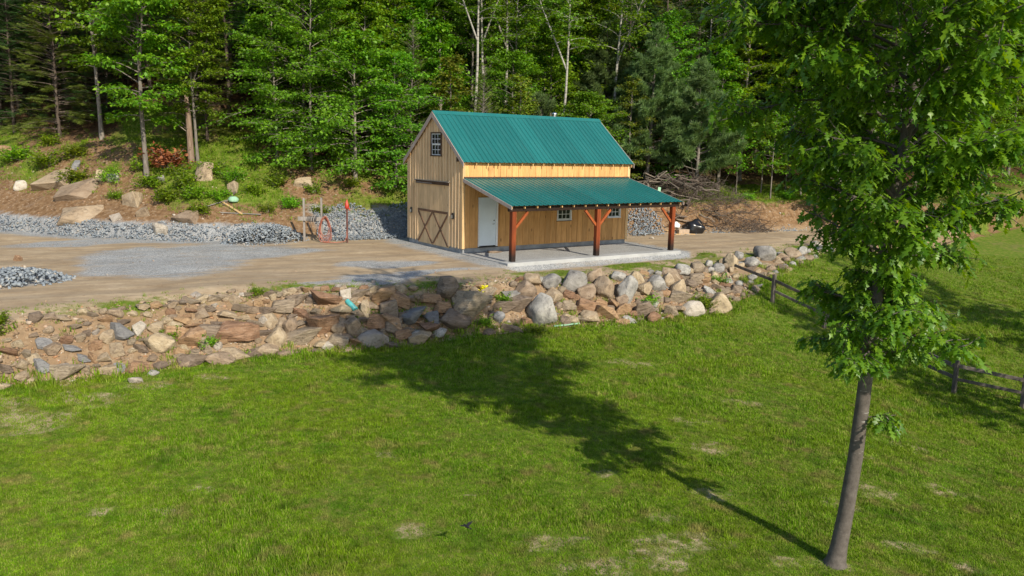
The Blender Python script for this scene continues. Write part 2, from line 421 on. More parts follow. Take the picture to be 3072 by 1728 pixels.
M = {}
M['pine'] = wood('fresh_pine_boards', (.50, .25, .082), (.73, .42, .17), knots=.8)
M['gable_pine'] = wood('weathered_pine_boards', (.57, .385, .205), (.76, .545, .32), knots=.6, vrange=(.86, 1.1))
M['batten'] = wood('pine_battens', (.64, .45, .26), (.82, .61, .38))
M['trim_pine'] = wood('trim_pine', (.55, .36, .17), (.70, .48, .25))
M['rake'] = wood('grey_rake_board', (.33, .265, .235), (.48, .40, .355), grain=(14, 14, 2))
M['post'] = wood('stained_timber', (.12, .026, .009), (.29, .066, .018), grain=(18, 18, 1.2), bottom=(-.75, -.12, (.022, .013, .010)), rough=.5)
M['brace'] = wood('stained_brace', (.20, .045, .014), (.38, .10, .027), grain=(6, 6, 6), rough=.5)
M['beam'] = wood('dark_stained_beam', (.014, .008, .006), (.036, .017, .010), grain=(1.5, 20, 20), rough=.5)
M['darkwood'] = wood('dark_brown_trim', (.045, .027, .02), (.11, .062, .042), rough=.6)
M['brownwood'] = wood('brown_door_trim', (.12, .065, .04), (.21, .125, .08))
M['rafter'] = wood('rafter_pine', (.42, .25, .10), (.60, .38, .17))
M['greywood'] = wood('weathered_grey_wood', (.17, .15, .135), (.33, .30, .27), vrange=(.75, 1.2))
M['fence'] = wood('old_fence_wood', (.06, .05, .042), (.16, .135, .115), grain=(9, 9, 2))
M['deadwood'] = wood('dead_wood', (.12, .095, .072), (.29, .245, .195), vrange=(.45, 1.3))
M['concrete'] = simple('concrete', (.36, .365, .36), .85, var=.12, nscale=1.6, bmp=.001)
M['block'] = simple('concrete_foundation', (.30, .31, .32), .85, var=.2, nscale=3, bmp=.004)
M['white'] = simple('white_paint', (.74, .76, .78), .45, var=.05)
M['door_paint'] = simple('pale_blue_door_paint', (.66, .74, .80), .4, var=.04, nscale=2)
M['metal'] = simple('galvanised_metal', (.55, .56, .58), .35, 1, var=.1)
M['black'] = simple('black_metal', (.02, .02, .022), .45, .3)
M['red'] = simple('red_enamel', (.42, .045, .022), .45, var=.15)
M['rust_pipe'] = simple('dark_red_pipe', (.13, .05, .04), .6, .2, var=.3)
M['hose'] = simple('orange_hose', (.36, .12, .075), .55, var=.2)
M['cable'] = simple('grey_cable', (.06, .06, .065), .5)
M['pipe'] = simple('teal_plastic_pipe', (.07, .34, .35), .45, var=.1)
M['mint'] = wood('faded_green_plank', (.22, .42, .27), (.36, .58, .40))
M['bag'] = simple('black_plastic_bag', (.012, .012, .014), .22, var=.2)
M['card'] = simple('cardboard', (.36, .27, .19), .8)
M['feather'] = simple('dark_plumage', (.015, .014, .016), .6)
M['yellow'] = leaf_mat('yellow_petals', [(.75, .62, .02), (.85, .75, .04)], .25, val=.05)

# glass: dark room behind a reflecting pane
m, nt, bs = nmat('window_glass')
bs.inputs['Base Color'].default_value = (.012, .016, .02, 1); bs.inputs['Roughness'].default_value = .06
bs.inputs['Specular IOR Level'].default_value = .4
M['glass'] = m

# painted roof metal
m, nt, bs = nmat('green_metal_roof')
co = objco(nt)
f = noise(nt, stretch(nt, co, (1.2, .25, .25)), 1.5, 4)
f2 = noise(nt, co, 3, 3)
c = ramp(nt, f, [(.25, (.012, .115, .112)), (.75, (.017, .138, .133))])
c = hsv(nt, c, .5, 1, mr(nt, orand(nt), 0, 1, .86, 1.10))
c = mix(nt, mr(nt, noise(nt, stretch(nt, co, (9, .5, .5)), 1, 5, .65), .52, .78, 0, .22), c, (.10, .17, .15))
bump(nt, bs, noise(nt, co, 1.1, 2), .05, .35)
nt.links.new(c, bs.inputs['Base Color']); bs.inputs['Roughness'].default_value = .36
nt.links.new(mr(nt, f2, .3, .7, .26, .34), bs.inputs['Roughness'])
bs.inputs['Specular IOR Level'].default_value = .42
M['roof'] = m

# bark
def bark(name, c1, c2, sc=(9, 9, 2.2), b=.02):
    m, nt, bs = nmat(name); co = objco(nt)
    f = noise(nt, stretch(nt, co, sc), 1, 5, .65)
    c = ramp(nt, f, [(.3, c1), (.7, c2)])
    c = hsv(nt, c, .5, 1, mr(nt, orand(nt), 0, 1, .7, 1.3))
    nt.links.new(c, bs.inputs['Base Color']); bs.inputs['Roughness'].default_value = .85
    bs.inputs['Specular IOR Level'].default_value = .15
    bump(nt, bs, f, b, .8); return m


M['bark'] = bark('grey_bark', (.10, .085, .07), (.26, .23, .20))
M['bark_dark'] = bark('dark_conifer_bark', (.05, .038, .03), (.14, .11, .09))
M['bark_red'] = bark('dead_reddish_bark', (.15, .095, .065), (.33, .25, .19), sc=(14, 14, 1.5))
m, nt, bs = nmat('pale_birch_bark'); co = objco(nt)
f = noise(nt, stretch(nt, co, (2, 2, 9)), 1, 4, .7)
c = ramp(nt, f, [(.36, (.08, .07, .06)), (.46, (.27, .25, .22)), (.8, (.42, .40, .36))])
nt.links.new(c, bs.inputs['Base Color']); bs.inputs['Roughness'].default_value = .8
M['bark_birch'] = m
m, nt, bs = nmat('smooth_oak_bark'); co = objco(nt)
f = noise(nt, stretch(nt, co, (9, 9, 9)), 1, 7, .7)
p = noise(nt, stretch(nt, co, (3, 3, 14)), 1.3, 2)
c = ramp(nt, f, [(.25, (.055, .046, .040)), (.75, (.150, .130, .113))])
c = mix(nt, ramp(nt, p, [(.70, 0.0), (.74, .8)]), c, (.42, .40, .37))
nt.links.new(c, bs.inputs['Base Color']); bs.inputs['Roughness'].default_value = .8
bs.inputs['Specular IOR Level'].default_value = .2
bump(nt, bs, f, .012, .7); M['bark_oak'] = m

# foliage
M['leaf_maple'] = leaf_mat('bright_broad_leaves', [(.068, .170, .008), (.130, .265, .014), (.205, .335, .020)], .40, hue=.022, val=.2)
M['leaf_yellow'] = leaf_mat('yellow_green_leaves', [(.085, .155, .014), (.150, .220, .020), (.23, .24, .028)], .35, hue=.015, val=.2)
M['leaf_beech'] = leaf_mat('fresh_green_leaves', [(.075, .195, .012), (.125, .290, .018), (.190, .360, .026)], .40, hue=.012, val=.08)
M['leaf_oak'] = leaf_mat('glossy_oak_leaves', [(.055, .145, .008), (.105, .225, .012), (.175, .300, .018)], .42, rough=.42, hue=.008, val=.08, spec=.45)
M['needle_dark'] = leaf_mat('dark_needles', [(.018, .050, .014), (.032, .080, .018), (.060, .120, .024)], .12, hue=.02, val=.3)
M['needle_pine'] = leaf_mat('bluish_pine_needles', [(.075, .140, .050), (.130, .215, .072), (.20, .285, .095)], .30, hue=.015, val=.2)
M['needle_olive'] = leaf_mat('olive_needles', [(.070, .105, .018), (.115, .155, .024), (.165, .200, .034)], .2, hue=.015, val=.2)
M['leaf_bush'] = leaf_mat('bush_leaves', [(.095, .200, .008), (.170, .310, .013), (.26, .37, .022)], .40, hue=.03, val=.3)
M['leaf_rust'] = leaf_mat('dead_rusty_leaves', [(.16, .045, .02), (.26, .085, .035), (.34, .14, .06)], .2, hue=.01, val=.15)

# grass: colour follows patches of the lawn
m, nt, bs = nmat('grass_blades')
g = nd(nt, 'ShaderNodeNewGeometry'); oi = nd(nt, 'ShaderNodeObjectInfo')
pos = g.outputs['Position']
c = ramp(nt, g.outputs['Random Per Island'], [(0, (.072, .165, .010)), (.45, (.130, .250, .016)), (.8, (.195, .310, .024)), (.95, (.32, .33, .10)), (1, (.42, .36, .16))])
pa = noise(nt, pos, .35, 4, .6); pb = noise(nt, pos, 1.7, 4, .65)
c = mix(nt, mr(nt, pa, .42, .66, 0, .50), c, (.21, .27, .024))
c = mix(nt, mr(nt, noise(nt, pos, 1.1, 5, .7), .52, .66, 0, .6), c, (.075, .175, .016))
c = mix(nt, mr(nt, pb, .53, .70, 0, .72), c, (.33, .25, .11))
c = hsv(nt, c, .5, 1, mr(nt, noise(nt, pos, 4.0, 3, .6), .3, .7, .62, 1.3))
c = hsv(nt, c, .507, 1.08, .97)
c = hsv(nt, c, .5, 1, mr(nt, oi.outputs['Random'], 0, 1, .75, 1.2))
nt.links.new(c, bs.inputs['Base Color']); bs.inputs['Roughness'].default_value = .6; bs.inputs['Specular IOR Level'].default_value = .2
tr = nd(nt, 'ShaderNodeBsdfTranslucent'); nt.links.new(c, tr.inputs['Color'])
ms = nd(nt, 'ShaderNodeMixShader'); ms.inputs[0].default_value = .3
nt.links.new(bs.outputs[0], ms.inputs[1]); nt.links.new(tr.outputs[0], ms.inputs[2]); nt.links.new(ms.outputs[0], nt.nodes['Material Output'].inputs[0])
M['grass'] = m


# stones: one material per colour family, each stone a little different
def stone_mat(name, cols, layered=0.0, lichen=.25):
    m, nt, bs = nmat(name); co = objco(nt); oi = nd(nt, 'ShaderNodeObjectInfo')
    off = nd(nt, 'ShaderNodeVectorMath', operation='ADD'); nt.links.new(co, off.inputs[0])
    sc = nd(nt, 'ShaderNodeVectorMath', operation='SCALE'); nt.links.new(oi.outputs['Location'], sc.inputs[0]); sc.inputs['Scale'].default_value = 5.3
    nt.links.new(sc.outputs[0], off.inputs[1]); v = off.outputs[0]
    a = noise(nt, stretch(nt, v, (2.2, 2.2, 2.2 + layered * 9)), 1.2, 6, .65, dist=.4)
    c = ramp(nt, a, [(.25, cols[0]), (.5, cols[1]), (.78, cols[2])])
    b = noise(nt, v, 9, 5, .7)
    c = mix(nt, mr(nt, b, .58, .72, 0, lichen), c, (.50, .49, .44))
    c = mix(nt, mr(nt, noise(nt, v, 6, 6, .7), .54, .68, 0, .7), c, tuple(x * .45 for x in cols[0]))
    c = hsv(nt, c, mr(nt, oi.outputs['Random'], 0, 1, .49, .51), 1, mr(nt, oi.outputs['Random'], 0, 1, .72, 1.2))
    nt.links.new(c, bs.inputs['Base Color']); bs.inputs['Roughness'].default_value = .85; bs.inputs['Specular IOR Level'].default_value = .2
    h = math_(nt, 'ADD', a, math_(nt, 'MULTIPLY', noise(nt, v, 22, 4), .4))
    bump(nt, bs, h, .07, .9)
    return m


SM = {'g': stone_mat('grey_granite', [(.15, .143, .135), (.30, .285, .26), (.46, .44, .41)]),
      'w': stone_mat('cream_stone', [(.28, .24, .19), (.42, .37, .31), (.52, .48, .42)], lichen=.15),
      't': stone_mat('tan_granite', [(.19, .14, .095), (.34, .26, .175), (.47, .385, .285)]),
      'r': stone_mat('rusty_schist', [(.13, .082, .052), (.32, .195, .112), (.45, .31, .20)], .8, .25),
      'b': stone_mat('brown_schist', [(.12, .092, .068), (.24, .185, .135), (.36, .295, .225)], .7, .2),
      'u': stone_mat('blue_grey_slate', [(.14, .14, .145), (.23, .225, .225), (.33, .32, .31)], .6, .2)}

# crushed stone, coloured stone by stone
m, nt, bs = nmat('crushed_blue_stone')
g = nd(nt, 'ShaderNodeNewGeometry')
c = ramp(nt, g.outputs['Random Per Island'], [(0, (.145, .17, .20)), (.4, (.19, .22, .25)), (.75, (.24, .27, .295)), (.95, (.33, .35, .36)), (1, (.40, .33, .25))])
nt.links.new(mix(nt, mr(nt, noise(nt, g.outputs['Position'], 9, 3), .4, .7, 0, .25), c, (.12, .135, .15)), bs.inputs['Base Color'])
bs.inputs['Roughness'].default_value = .8; M['crushed'] = m
m, nt, bs = nmat('brown_rubble')
g = nd(nt, 'ShaderNodeNewGeometry')
c = ramp(nt, g.outputs['Random Per Island'], [(0, (.12, .08, .05)), (.35, (.25, .17, .105)), (.6, (.36, .27, .18)), (.8, (.34, .18, .09)), (1, (.50, .45, .38))])
nt.links.new(mix(nt, mr(nt, noise(nt, g.outputs['Position'], 7, 3), .4, .7, 0, .4), c, (.15, .10, .065)), bs.inputs['Base Color'])
bs.inputs['Roughness'].default_value = .85; M['rubble'] = m

# gravel (porch floor)
def gravel_color(nt, pos):
    f1 = voro(nt, pos, 38, 1)
    sep = nd(nt, 'ShaderNodeSeparateColor'); nt.links.new(f1, sep.inputs[0])
    c = ramp(nt, sep.outputs[0], [(0, (.15, .165, .18)), (.5, (.27, .29, .305)), (1, (.47, .48, .48))])
    big = noise(nt, pos, .9, 4)
    return hsv(nt, c, .5, 1, mr(nt, big, .3, .7, .85, 1.15)), voro(nt, pos, 38, 0)


m, nt, bs = nmat('porch_gravel'); pos = wpos(nt)
c, h = gravel_color(nt, pos)
nt.links.new(mix(nt, .4, c, (.33, .305, .275)), bs.inputs['Base Color']); bs.inputs['Roughness'].default_value = .9
bump(nt, bs, h, .015, .7); M['gravel'] = m

# the ground: soil, gravel, turf and leaf litter mixed by where they lie
m, nt, bs = nmat('ground_soil_and_turf'); pos = wpos(nt)
n_s = noise(nt, pos, .7, 6, .65); n_m = noise(nt, pos, 4.5, 5, .65); n_f = noise(nt, pos, 26, 4, .7)
dirt = ramp(nt, n_s, [(.28, (.29, .21, .13)), (.5, (.41, .31, .20)), (.72, (.50, .395, .27))])
track = noise(nt, stretch(nt, pos, (.5, .5, .5)), 1, 2)
dirt = mix(nt, mr(nt, n_m, .5, .75, 0, .45), dirt, (.18, .115, .062))
dirt = mix(nt, mr(nt, n_f, .62, .78, 0, .5), dirt, (.50, .43, .34))
# wheel-worn streaks along the drive
rotv = nd(nt, 'ShaderNodeVectorRotate'); rotv.inputs['Angle'].default_value = -ROT + .12; nt.links.new(pos, rotv.inputs['Vector'])
st = noise(nt, stretch(nt, rotv.outputs[0], (.14, 1.6, 1)), 1, 5, .6)
dirt = mix(nt, math_(nt, 'MULTIPLY', attr(nt, 'road'), mr(nt, st, .42, .62, 0, .65)), dirt, (.235, .185, .13))
dirt = mix(nt, math_(nt, 'MULTIPLY', attr(nt, 'road'), mr(nt, st, .60, .70, 0, .45)), dirt, (.43, .35, .25))
bank = ramp(nt, n_m, [(.3, (.105, .058, .028)), (.55, (.20, .122, .065)), (.8, (.31, .215, .13))])
pb = voro(nt, pos, 13, 1)
sepb = nd(nt, 'ShaderNodeSeparateColor'); nt.links.new(pb, sepb.inputs[0])
bank = mix(nt, ramp(nt, sepb.outputs[1], [(.86, 0.0), (.93, .35)]), bank, (.36, .29, .21))
dirt = mix(nt, attr(nt, 'bank'), dirt, bank)
gc, gh = gravel_color(nt, pos)
gm = math_(nt, 'ADD', attr(nt, 'gravel'), math_(nt, 'MULTIPLY', math_(nt, 'SUBTRACT', noise(nt, stretch(nt, rotv.outputs[0], (.45, 1.3, 1)), 1.5, 8, .8), .5), 2.6))
c = mix(nt, math_(nt, 'MULTIPLY', mr(nt, gm, .25, .95, 0, 1), .88), dirt, gc)
turf = ramp(nt, n_m, [(.28, (.060, .115, .010)), (.5, (.110, .165, .018)), (.72, (.22, .185, .06))])
turf = mix(nt, mr(nt, n_s, .55, .75, 0, .6), turf, (.19, .150, .07))
tm = math_(nt, 'ADD', attr(nt, 'turf'), math_(nt, 'MULTIPLY', math_(nt, 'SUBTRACT', n_m, .5), .8))
c = mix(nt, mr(nt, tm, .40, .62, 0, 1), c, turf)
lit = ramp(nt, n_m, [(.3, (.030, .018, .010)), (.55, (.075, .042, .022)), (.75, (.145, .08, .042))])
c = mix(nt, attr(nt, 'litter'), c, lit)
nt.links.new(c, bs.inputs['Base Color']); bs.inputs['Roughness'].default_value = .95; bs.inputs['Specular IOR Level'].default_value = .1
h = math_(nt, 'ADD', math_(nt, 'ADD', n_m, math_(nt, 'MULTIPLY', n_f, .5)), math_(nt, 'MULTIPLY', gh, .35))
bump(nt, bs, h, .05, .6)
M['ground'] = m


# ---------------------------------------------------------------- ground sheet
BARE = [(-10.9, 16.8, 1.1), (-10.2, 18.3, .7), (-5.7, 13.7, .3), (-5.8, 12.8, .25), (-6.95, 12.7, .25), (.7, 12.2, .45), (2.3, 12.1, .5), (1.3, 11.5, .5),
        (2.5, 11.6, .35), (3.7, 14.3, .4), (4.6, 16.7, .6), (9.7, 18.9, .6), (10, 18.6, .5), (6.8, 12.7, .35), (4.5, 11.7, .3), (7.6, 12.2, .3), (3.4, 23.4, .6),
        (-.6, 13.8, .2), (5.23, 11.8, .28), (2.9, 13.2, .35), (6.2, 20.5, .5), (8.2, 17.2, .5), (4.4, 18.5, .5), (7.2, 15.2, .5), (1.8, 15.0, .3), (3.2, 12.2, .5), (6.3, 14.3, .3), (9.3, 15.8, .5), (-2.5, 15.5, .3), (-1.5, 12.4, .4), (-12, 17.5, .9), (-9.3, 19.6, .5), (-8.0, 20.6, .45), (-11.2, 19.6, .5)]


def masks(x, y):
    s, n, nt_, no, nb, d = zones(x, y)
    w = fbm(x * .9, y * .9, 40); w2 = fbm(x * .3, y * .3, 41)
    lawn = sstep(.25, -.35, n - no + .3 * w)
    bare = np.zeros_like(s); wf = fbm(x * 2.6, y * 2.6, 44) + .4 * w
    for bx, by, r in BARE:
        q = ((x - bx) / (1.5 * r)) ** 2 + ((y - by) / r) ** 2
        bare = np.maximum(bare, sstep(1.5, .2, q + .9 * wf))
    turf = lawn * (1 - .52 * bare)
    verge = sstep(1.7, .5, n - nt_) * sstep(-.5, .1, n - nt_)
    turf = np.maximum(turf, verge * (.50 + .55 * w + .25 * w2))
    # strip of turf below the porch
    turf = np.maximum(turf, .95 * sstep(15.5, 17, s) * sstep(30, 28, s) * sstep(25.3, 24.8, n) * sstep(0, .3, n - nt_) * (.55 + .8 * w))
    bank = sstep(-.2, .5, d)
    dl = np.interp(s, [3, 9, 12], [1.6, 1.4, 0])
    weeds = bank * sstep(.9, 2.6, d - dl) * (.40 + .75 * w + .35 * w2)
    weeds = np.maximum(weeds, sstep(33, 35, s) * sstep(.7, 2, d) * (.62 + .7 * w))
    weeds = np.maximum(weeds, sstep(5.5, 3, s) * sstep(3.2, 4.5, d) * (.68 + .6 * w))
    grassy = sstep(7.5, 9, s) * sstep(15, 13, s) * sstep(1, 3, d) * sstep(16, 11, d)
    weeds = np.maximum(weeds, grassy * (.75 + .5 * w))
    turf = np.maximum(turf, weeds)
    wallz = (n > no) * (n < nt_)
    litter = sstep(0, 3, d - np.interp(s, [-10, 3, 6, 8, 9, 13.5, 15, 28, 31, 60], [10, 9.5, 7, 7, 12, 12, 3.5, 3.5, 6.0, 6.5])) * .95
    litter = np.maximum(litter, .12 * wallz)
    gr = np.zeros_like(s)
    gr = np.maximum(gr, sstep(1.7, .6, np.maximum(17.8 - s, 0) + np.maximum(n - 34.6, 0) * .5 + np.maximum(25.9 - n, 0)) * (s < 27.6) * (n > 24.9))
    gr = np.maximum(gr, sstep(1.3, .3, np.maximum(s - 27.2, 0)) * (s > 20) * (n > 25.5) * (n < 34))
    gr = np.maximum(gr, .95 * sstep(1.2, .2, np.maximum(17.5 - s, 0)) * sstep(26.2, 25.6, n) * sstep(25.0, 25.4, n) * (s < 27.5))
    for cs, cn, rs, rn in ((8.2, 34.2, 4.2, 2.6), (6.0, 31.5, 2.6, 3.0), (10.8, 33.0, 2.6, 1.5), (10.6, 24.75, 2.4, .8), (13.2, 25.6, 3.0, .7), (14.3, 28.2, 1.8, .8), (4.5, 39.5, 3.5, 1.3), (1.5, 29.4, 1.6, 1.6)):
        gr = np.maximum(gr, sstep(1.5, .45, ((s + 1.3 * w2 + .5 * w - cs) / rs) ** 2 + ((n + 1.0 * fbm(x * .45, y * .45, 43) - cn) / rn) ** 2))
    gr = np.maximum(gr, sstep(1.4, .9, d) * sstep(-1.8, -.6, d) * sstep(13.5, 12, s))
    gr = np.maximum(gr, sstep(2.6, 2.0, d) * sstep(-.8, -.2, d) * sstep(14, 15, s) * sstep(25, 23, s))
    gr = gr * (1 - turf * .8)
    road = (n > nt_) * (d < .2) * 1.0
    return dict(turf=np.clip(turf, 0, 1), gravel=np.clip(gr, 0, 1), bank=np.clip(bank * (1 - 0), 0, 1) * 1.0 + .6 * wallz, litter=np.clip(litter, 0, 1), road=road)


def axis(lo, hi, fine0, fine1, step, coarse):
    a = list(np.arange(fine0, fine1 + 1e-6, step)); x = fine0; st = step
    while x > lo: st = min(st * 1.25, coarse); x -= st; a.insert(0, x)
    x = fine1; st = step
    while x < hi: st = min(st * 1.25, coarse); x += st; a.append(x)
    return np.array(a)


gx = axis(-260, 260, -32, 34, .24, 14); gy = axis(-180, 330, 9, 62, .24, 14)
X, Y = np.meshgrid(gx, gy); Z = ground_z(X, Y)
i = np.arange(len(gy) - 1)[:, None] * len(gx); j = np.arange(len(gx) - 1)[None]
Q = np.stack([i + j, i + j + 1, i + len(gx) + j + 1, i + len(gx) + j], -1).reshape(-1, 4)
gme = np_mesh('ground', np.stack([X, Y, Z], -1).reshape(-1, 3), Q, M['ground'], smooth=True)
for k, v in masks(X.ravel(), Y.ravel()).items():
    a = gme.attributes.new(k, 'FLOAT', 'POINT'); a.data.foreach_set('value', np.asarray(v, np.float32))
tag(link('ground', gme), kind='structure')


# ---------------------------------------------------------------- the barn
BL, BW, SL = 9.455, 4.981, .788
ZS = .235                                          # underside of the siding
EZ, EV = 3.907, -.25                               # roof edge height and overhang
barn = tag(empty('timber_barn', (BX, BY, 0), ROT), 'pine board barn with green metal roof and open front porch', 'barn')


def roof_z(v):
    return EZ + SL * (min(v, BW - v) - EV)


def rect_minus(x0, x1, holes):
    """cut the interval at the edges of the holes"""
    cuts = sorted({x0, x1} | {h for q in holes for h in q[:2] if x0 + .01 < h < x1 - .01})
    return list(zip(cuts[:-1], cuts[1:]))


found = [('foundation', .03, BL - .03, .03, .25, -.35, ZS), ('foundation', .03, BL - .03, BW - .25, BW - .03, -.35, ZS),
         ('foundation', .033, .25, .25, BW - .25, -.35, ZS - .003), ('foundation', BL - .25, BL - .033, .25, BW - .25, -.35, ZS - .003)]
for f in found: box(*f, M['block'], barn)
# inside: dark floor and back so that nothing shows through
box('loft_floor', .3, BL - .3, .3, BW - .3, 2.75, 2.85, M['rafter'], barn)

DOOR = (.82, 1.68, .27, 2.36)
WINF = [(5.13, 5.87, 1.33, 2.28), (8.22, 8.94, 1.36, 2.29)]
WING = (1.84, 2.68, 4.16, 5.10)                    # gable window, v and z
GD = (1.14, 3.96, ZS, 2.94)                        # barn door opening
front_holes = [(DOOR[0] - .06, DOOR[1] + .06, ZS - .1, DOOR[3] + .06)] + [(a, b, c, d) for a, b, c, d in WINF]
nb_ = 30; bwid = BL / nb_
zt = roof_z(0) - .15
for k in range(nb_):
    x0, x1 = k * bwid + .0055, (k + 1) * bwid - .0055
    dp = random.uniform(-.004, .006)
    for a, b in rect_minus(x0, x1, front_holes):
        segs = [(ZS - random.uniform(0, .01), zt)]
        for h in front_holes:
            if a > h[0] - .005 and b < h[1] + .005:
                segs = [q for s0, s1 in segs for q in ((s0, min(s1, h[2])), (max(s0, h[3]), s1)) if q[1] - q[0] > .02]
        for s0, s1 in segs:
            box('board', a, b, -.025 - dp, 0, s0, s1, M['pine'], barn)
for k in range(1, nb_):                            # narrow battens over some of the joints
    x = k * bwid
    if any(h[0] - .03 < x < h[1] + .03 for h in front_holes): continue
    if k % 2 == 0 or k in (1, 15): box('batten', x - .016, x + .016, -.044, -.0325, ZS + .005, zt - .004, M['pine'], barn)
# back and right walls
for k in range(nb_):
    box('board', k * bwid + .003, (k + 1) * bwid - .003, BW, BW + .025, ZS, zt, M['gable_pine'], barn)


def gable_boards(u0, u1, holes, nboards, battens):
    w = BW / nboards
    for k in range(nboards):
        dp = random.uniform(0, .006)
        for a, b in rect_minus(k * w + .0055, (k + 1) * w - .0055, holes):
            lowz = ZS - random.uniform(0, .02)
            segs = [(lowz, None)]
            for h in holes:
                if a > h[0] - .005 and b < h[1] + .005:
                    q = []
                    for s0, s1 in segs:
                        if s0 < h[2] - .02: q.append((s0, h[2]))
                        q.append((max(s0, h[3]), s1))
                    segs = q
            for s0, s1 in segs:
                if s1 is None:
                    ta, tb = roof_z(a) - .14, roof_z(b) - .14
                    poly = [(a, s0), (b, s0), (b, tb), (a, ta)] if not (a < BW / 2 < b) else [(a, s0), (b, s0), (b, tb), (BW / 2, roof_z(BW / 2) - .14), (a, ta)]
                else:
                    poly = [(a, s0), (b, s0), (b, s1), (a, s1)]
                cz = sum(p[1] for p in poly) / len(poly); cy = (a + b) / 2
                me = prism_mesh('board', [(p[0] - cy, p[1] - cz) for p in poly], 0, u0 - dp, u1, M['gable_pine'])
                link('board', me, barn, (0, cy, cz))
        v = (k + 1) * w
        if battens and k < nboards - 1:
            zlo = ZS
            segs = [(ZS - .01 - random.uniform(0, .03), roof_z(v) - .16)]
            for h in holes:
                if h[0] - .03 < v < h[1] + .03:
                    segs = [q for s0, s1 in segs for q in ((s0, h[2] - .06), (max(s0, h[3] + .08), s1)) if q[1] - q[0] > .08]
            for s0, s1 in segs:
                box('batten', u0 - .036, u0 - .0075, v - .027, v + .027, s0, s1, M['batten'], barn)


gable_boards(-.025, 0, [(GD[0], GD[1], GD[2] - .2, GD[3]), WING], 19, True)
gable_boards(BL, BL + .025, [], 16, False)
# corner boards
box('corner_board', -.052, .075, -.052, -.0345, ZS - .02, zt - .01, M['trim_pine'], barn)
box('corner_board', -.0525, -.034, -.034, .09, ZS - .02, zt + .03, M['trim_pine'], barn)
box('corner_board', BL - .10, BL + .045, -.052, -.0345, ZS - .02, zt - .01, M['trim_pine'], barn)
box('corner_board', -.0525, -.034, BW - .09, BW + .02, ZS - .02, zt + .03, M['batten'], barn)

# sliding barn doors: boards, brown rails, crossed braces
mid = (GD[0] + GD[1]) / 2
for k, (v0, v1) in enumerate(((GD[0] + .01, mid - .008), (mid + .008, GD[1] - .01))):
    lf = empty('barn_door', (0, (v0 + v1) / 2, 0)); lf.parent = barn
    h = (v1 - v0) / 2; nn = 5; w = 2 * h / nn
    for q in range(nn):
        box('board', -.030 - random.uniform(0, .004), -.004, -h + q * w + .0025, -h + (q + 1) * w - .0025, ZS - .10, GD[3] - .005, M['gable_pine'], lf)
    box('rail', -.062, -.036, -h, h, 1.60, 1.70, M['brownwood'], lf)
    for a, b in (((-h + .04), (h - .04)), ((h - .04), (-h + .04))):
        off = -.050 if a < b else -.0535
        link('brace', beam_mesh('brace', (off, a, ZS - .05), (off, b, 1.59), .10 if False else .022, .085, M['brownwood'], up=(0, 1, 0)), lf)
hd = box('door_header', -.11, -.036, GD[0] - .08, GD[1] + .10, 2.86, 3.0, M['darkwood'], barn, .006)
box('header_shelf', -.17, -.036, GD[0] - .14, GD[1] + .18, 3.003, 3.035, M['greywood'], barn)
box('pale_batten', -.124, -.111, mid - .02, GD[1] + .02, 2.885, 2.925, M['greywood'], barn)
for v in (GD[0] - .02, GD[1] + .02):
    box('door_jamb', -.058, -.034, v - .03, v + .03, ZS, 2.855, M['batten'], barn)

# wall lanterns
for v, z in ((4.57, 1.56), (.73, 1.58)):
    ln = empty('wall_lantern', (-.036, v, z)); ln.parent = barn
    V, F = [], []
    box('back_plate', -.03, 0, -.07, .07, -.13, .12, M['black'], ln, .008)
    arc = [(-.10, -.12)] + [(.085 * math.cos(t), .06 + .075 * math.sin(t)) for t in np.linspace(0, math.pi, 9)] + [(-.085, -.12)]
    arc[0] = (.085, -.12)
    link('hood', prism_mesh('hood', arc, 0, -.062, -.032, M['black']), ln)
    box('lamp_glass', -.10, -.063, -.05, .05, -.10, .05, M['metal'], ln, .01)
box('junction_box', -.12, -.036, .28, .40, 3.92, 4.10, M['darkwood'], barn, .006)


def window(name, frame_mat, trim, x0, x1, z0, z1, cols, rows, place, tall_open=False):
    """double-hung window; built in a local x,z plane facing -y, then placed on its wall"""
    w = empty(name); w.parent = barn; place(w)
    cx = (x0 + x1) / 2; hx = (x1 - x0) / 2; H = z1 - z0
    t = .055
    for a, b, c, d in ((-hx - t, hx + t, H, H + t), (-hx - t, hx + t, -t, 0), (-hx - t, -hx, 0, H), (hx, hx + t, 0, H)):
        g_ = .02 if d - c < .1 else 0
        box('casing', a - g_, b + g_, -.075, -.028, c, d, trim, w, .004)
    s_ = .035
    for (zz0, zz1, yy) in ((H / 2 - .0, H, -.045), (0, H / 2, -.030)):
        for a, b, c, d in ((-hx, hx, zz1 - s_, zz1), (-hx, hx, zz0, zz0 + s_), (-hx, -hx + s_, zz0 + s_, zz1 - s_), (hx - s_, hx, zz0 + s_, zz1 - s_)):
            box('sash', a, b, yy, yy + .03, c, d, frame_mat, w)
        gx0, gx1, gz0, gz1 = -hx + s_, hx - s_, zz0 + s_, zz1 - s_
        rr = rows // 2
        for q in range(1, cols):
            xx = gx0 + (gx1 - gx0) * q / cols
            box('muntin', xx - .011, xx + .011, yy + .002, yy + .024, gz0, gz1, frame_mat, w)
        for q in range(1, rr):
            zz = gz0 + (gz1 - gz0) * q / rr
            box('muntin', gx0, gx1, yy + .004, yy + .022, zz - .011, zz + .011, frame_mat, w)
        for q in range(cols):
            for r in range(rr):
                a = gx0 + (gx1 - gx0) * q / cols; b = gx0 + (gx1 - gx0) * (q + 1) / cols
                c = gz0 + (gz1 - gz0) * r / rr; d = gz0 + (gz1 - gz0) * (r + 1) / rr
                box('pane', a + .002, b - .002, yy + .012, yy + .018, c + .002, d - .002, M['glass'], w)
    box('room_shade', -hx, hx, .03, .036, 0, H, M['black'], w)
    return w


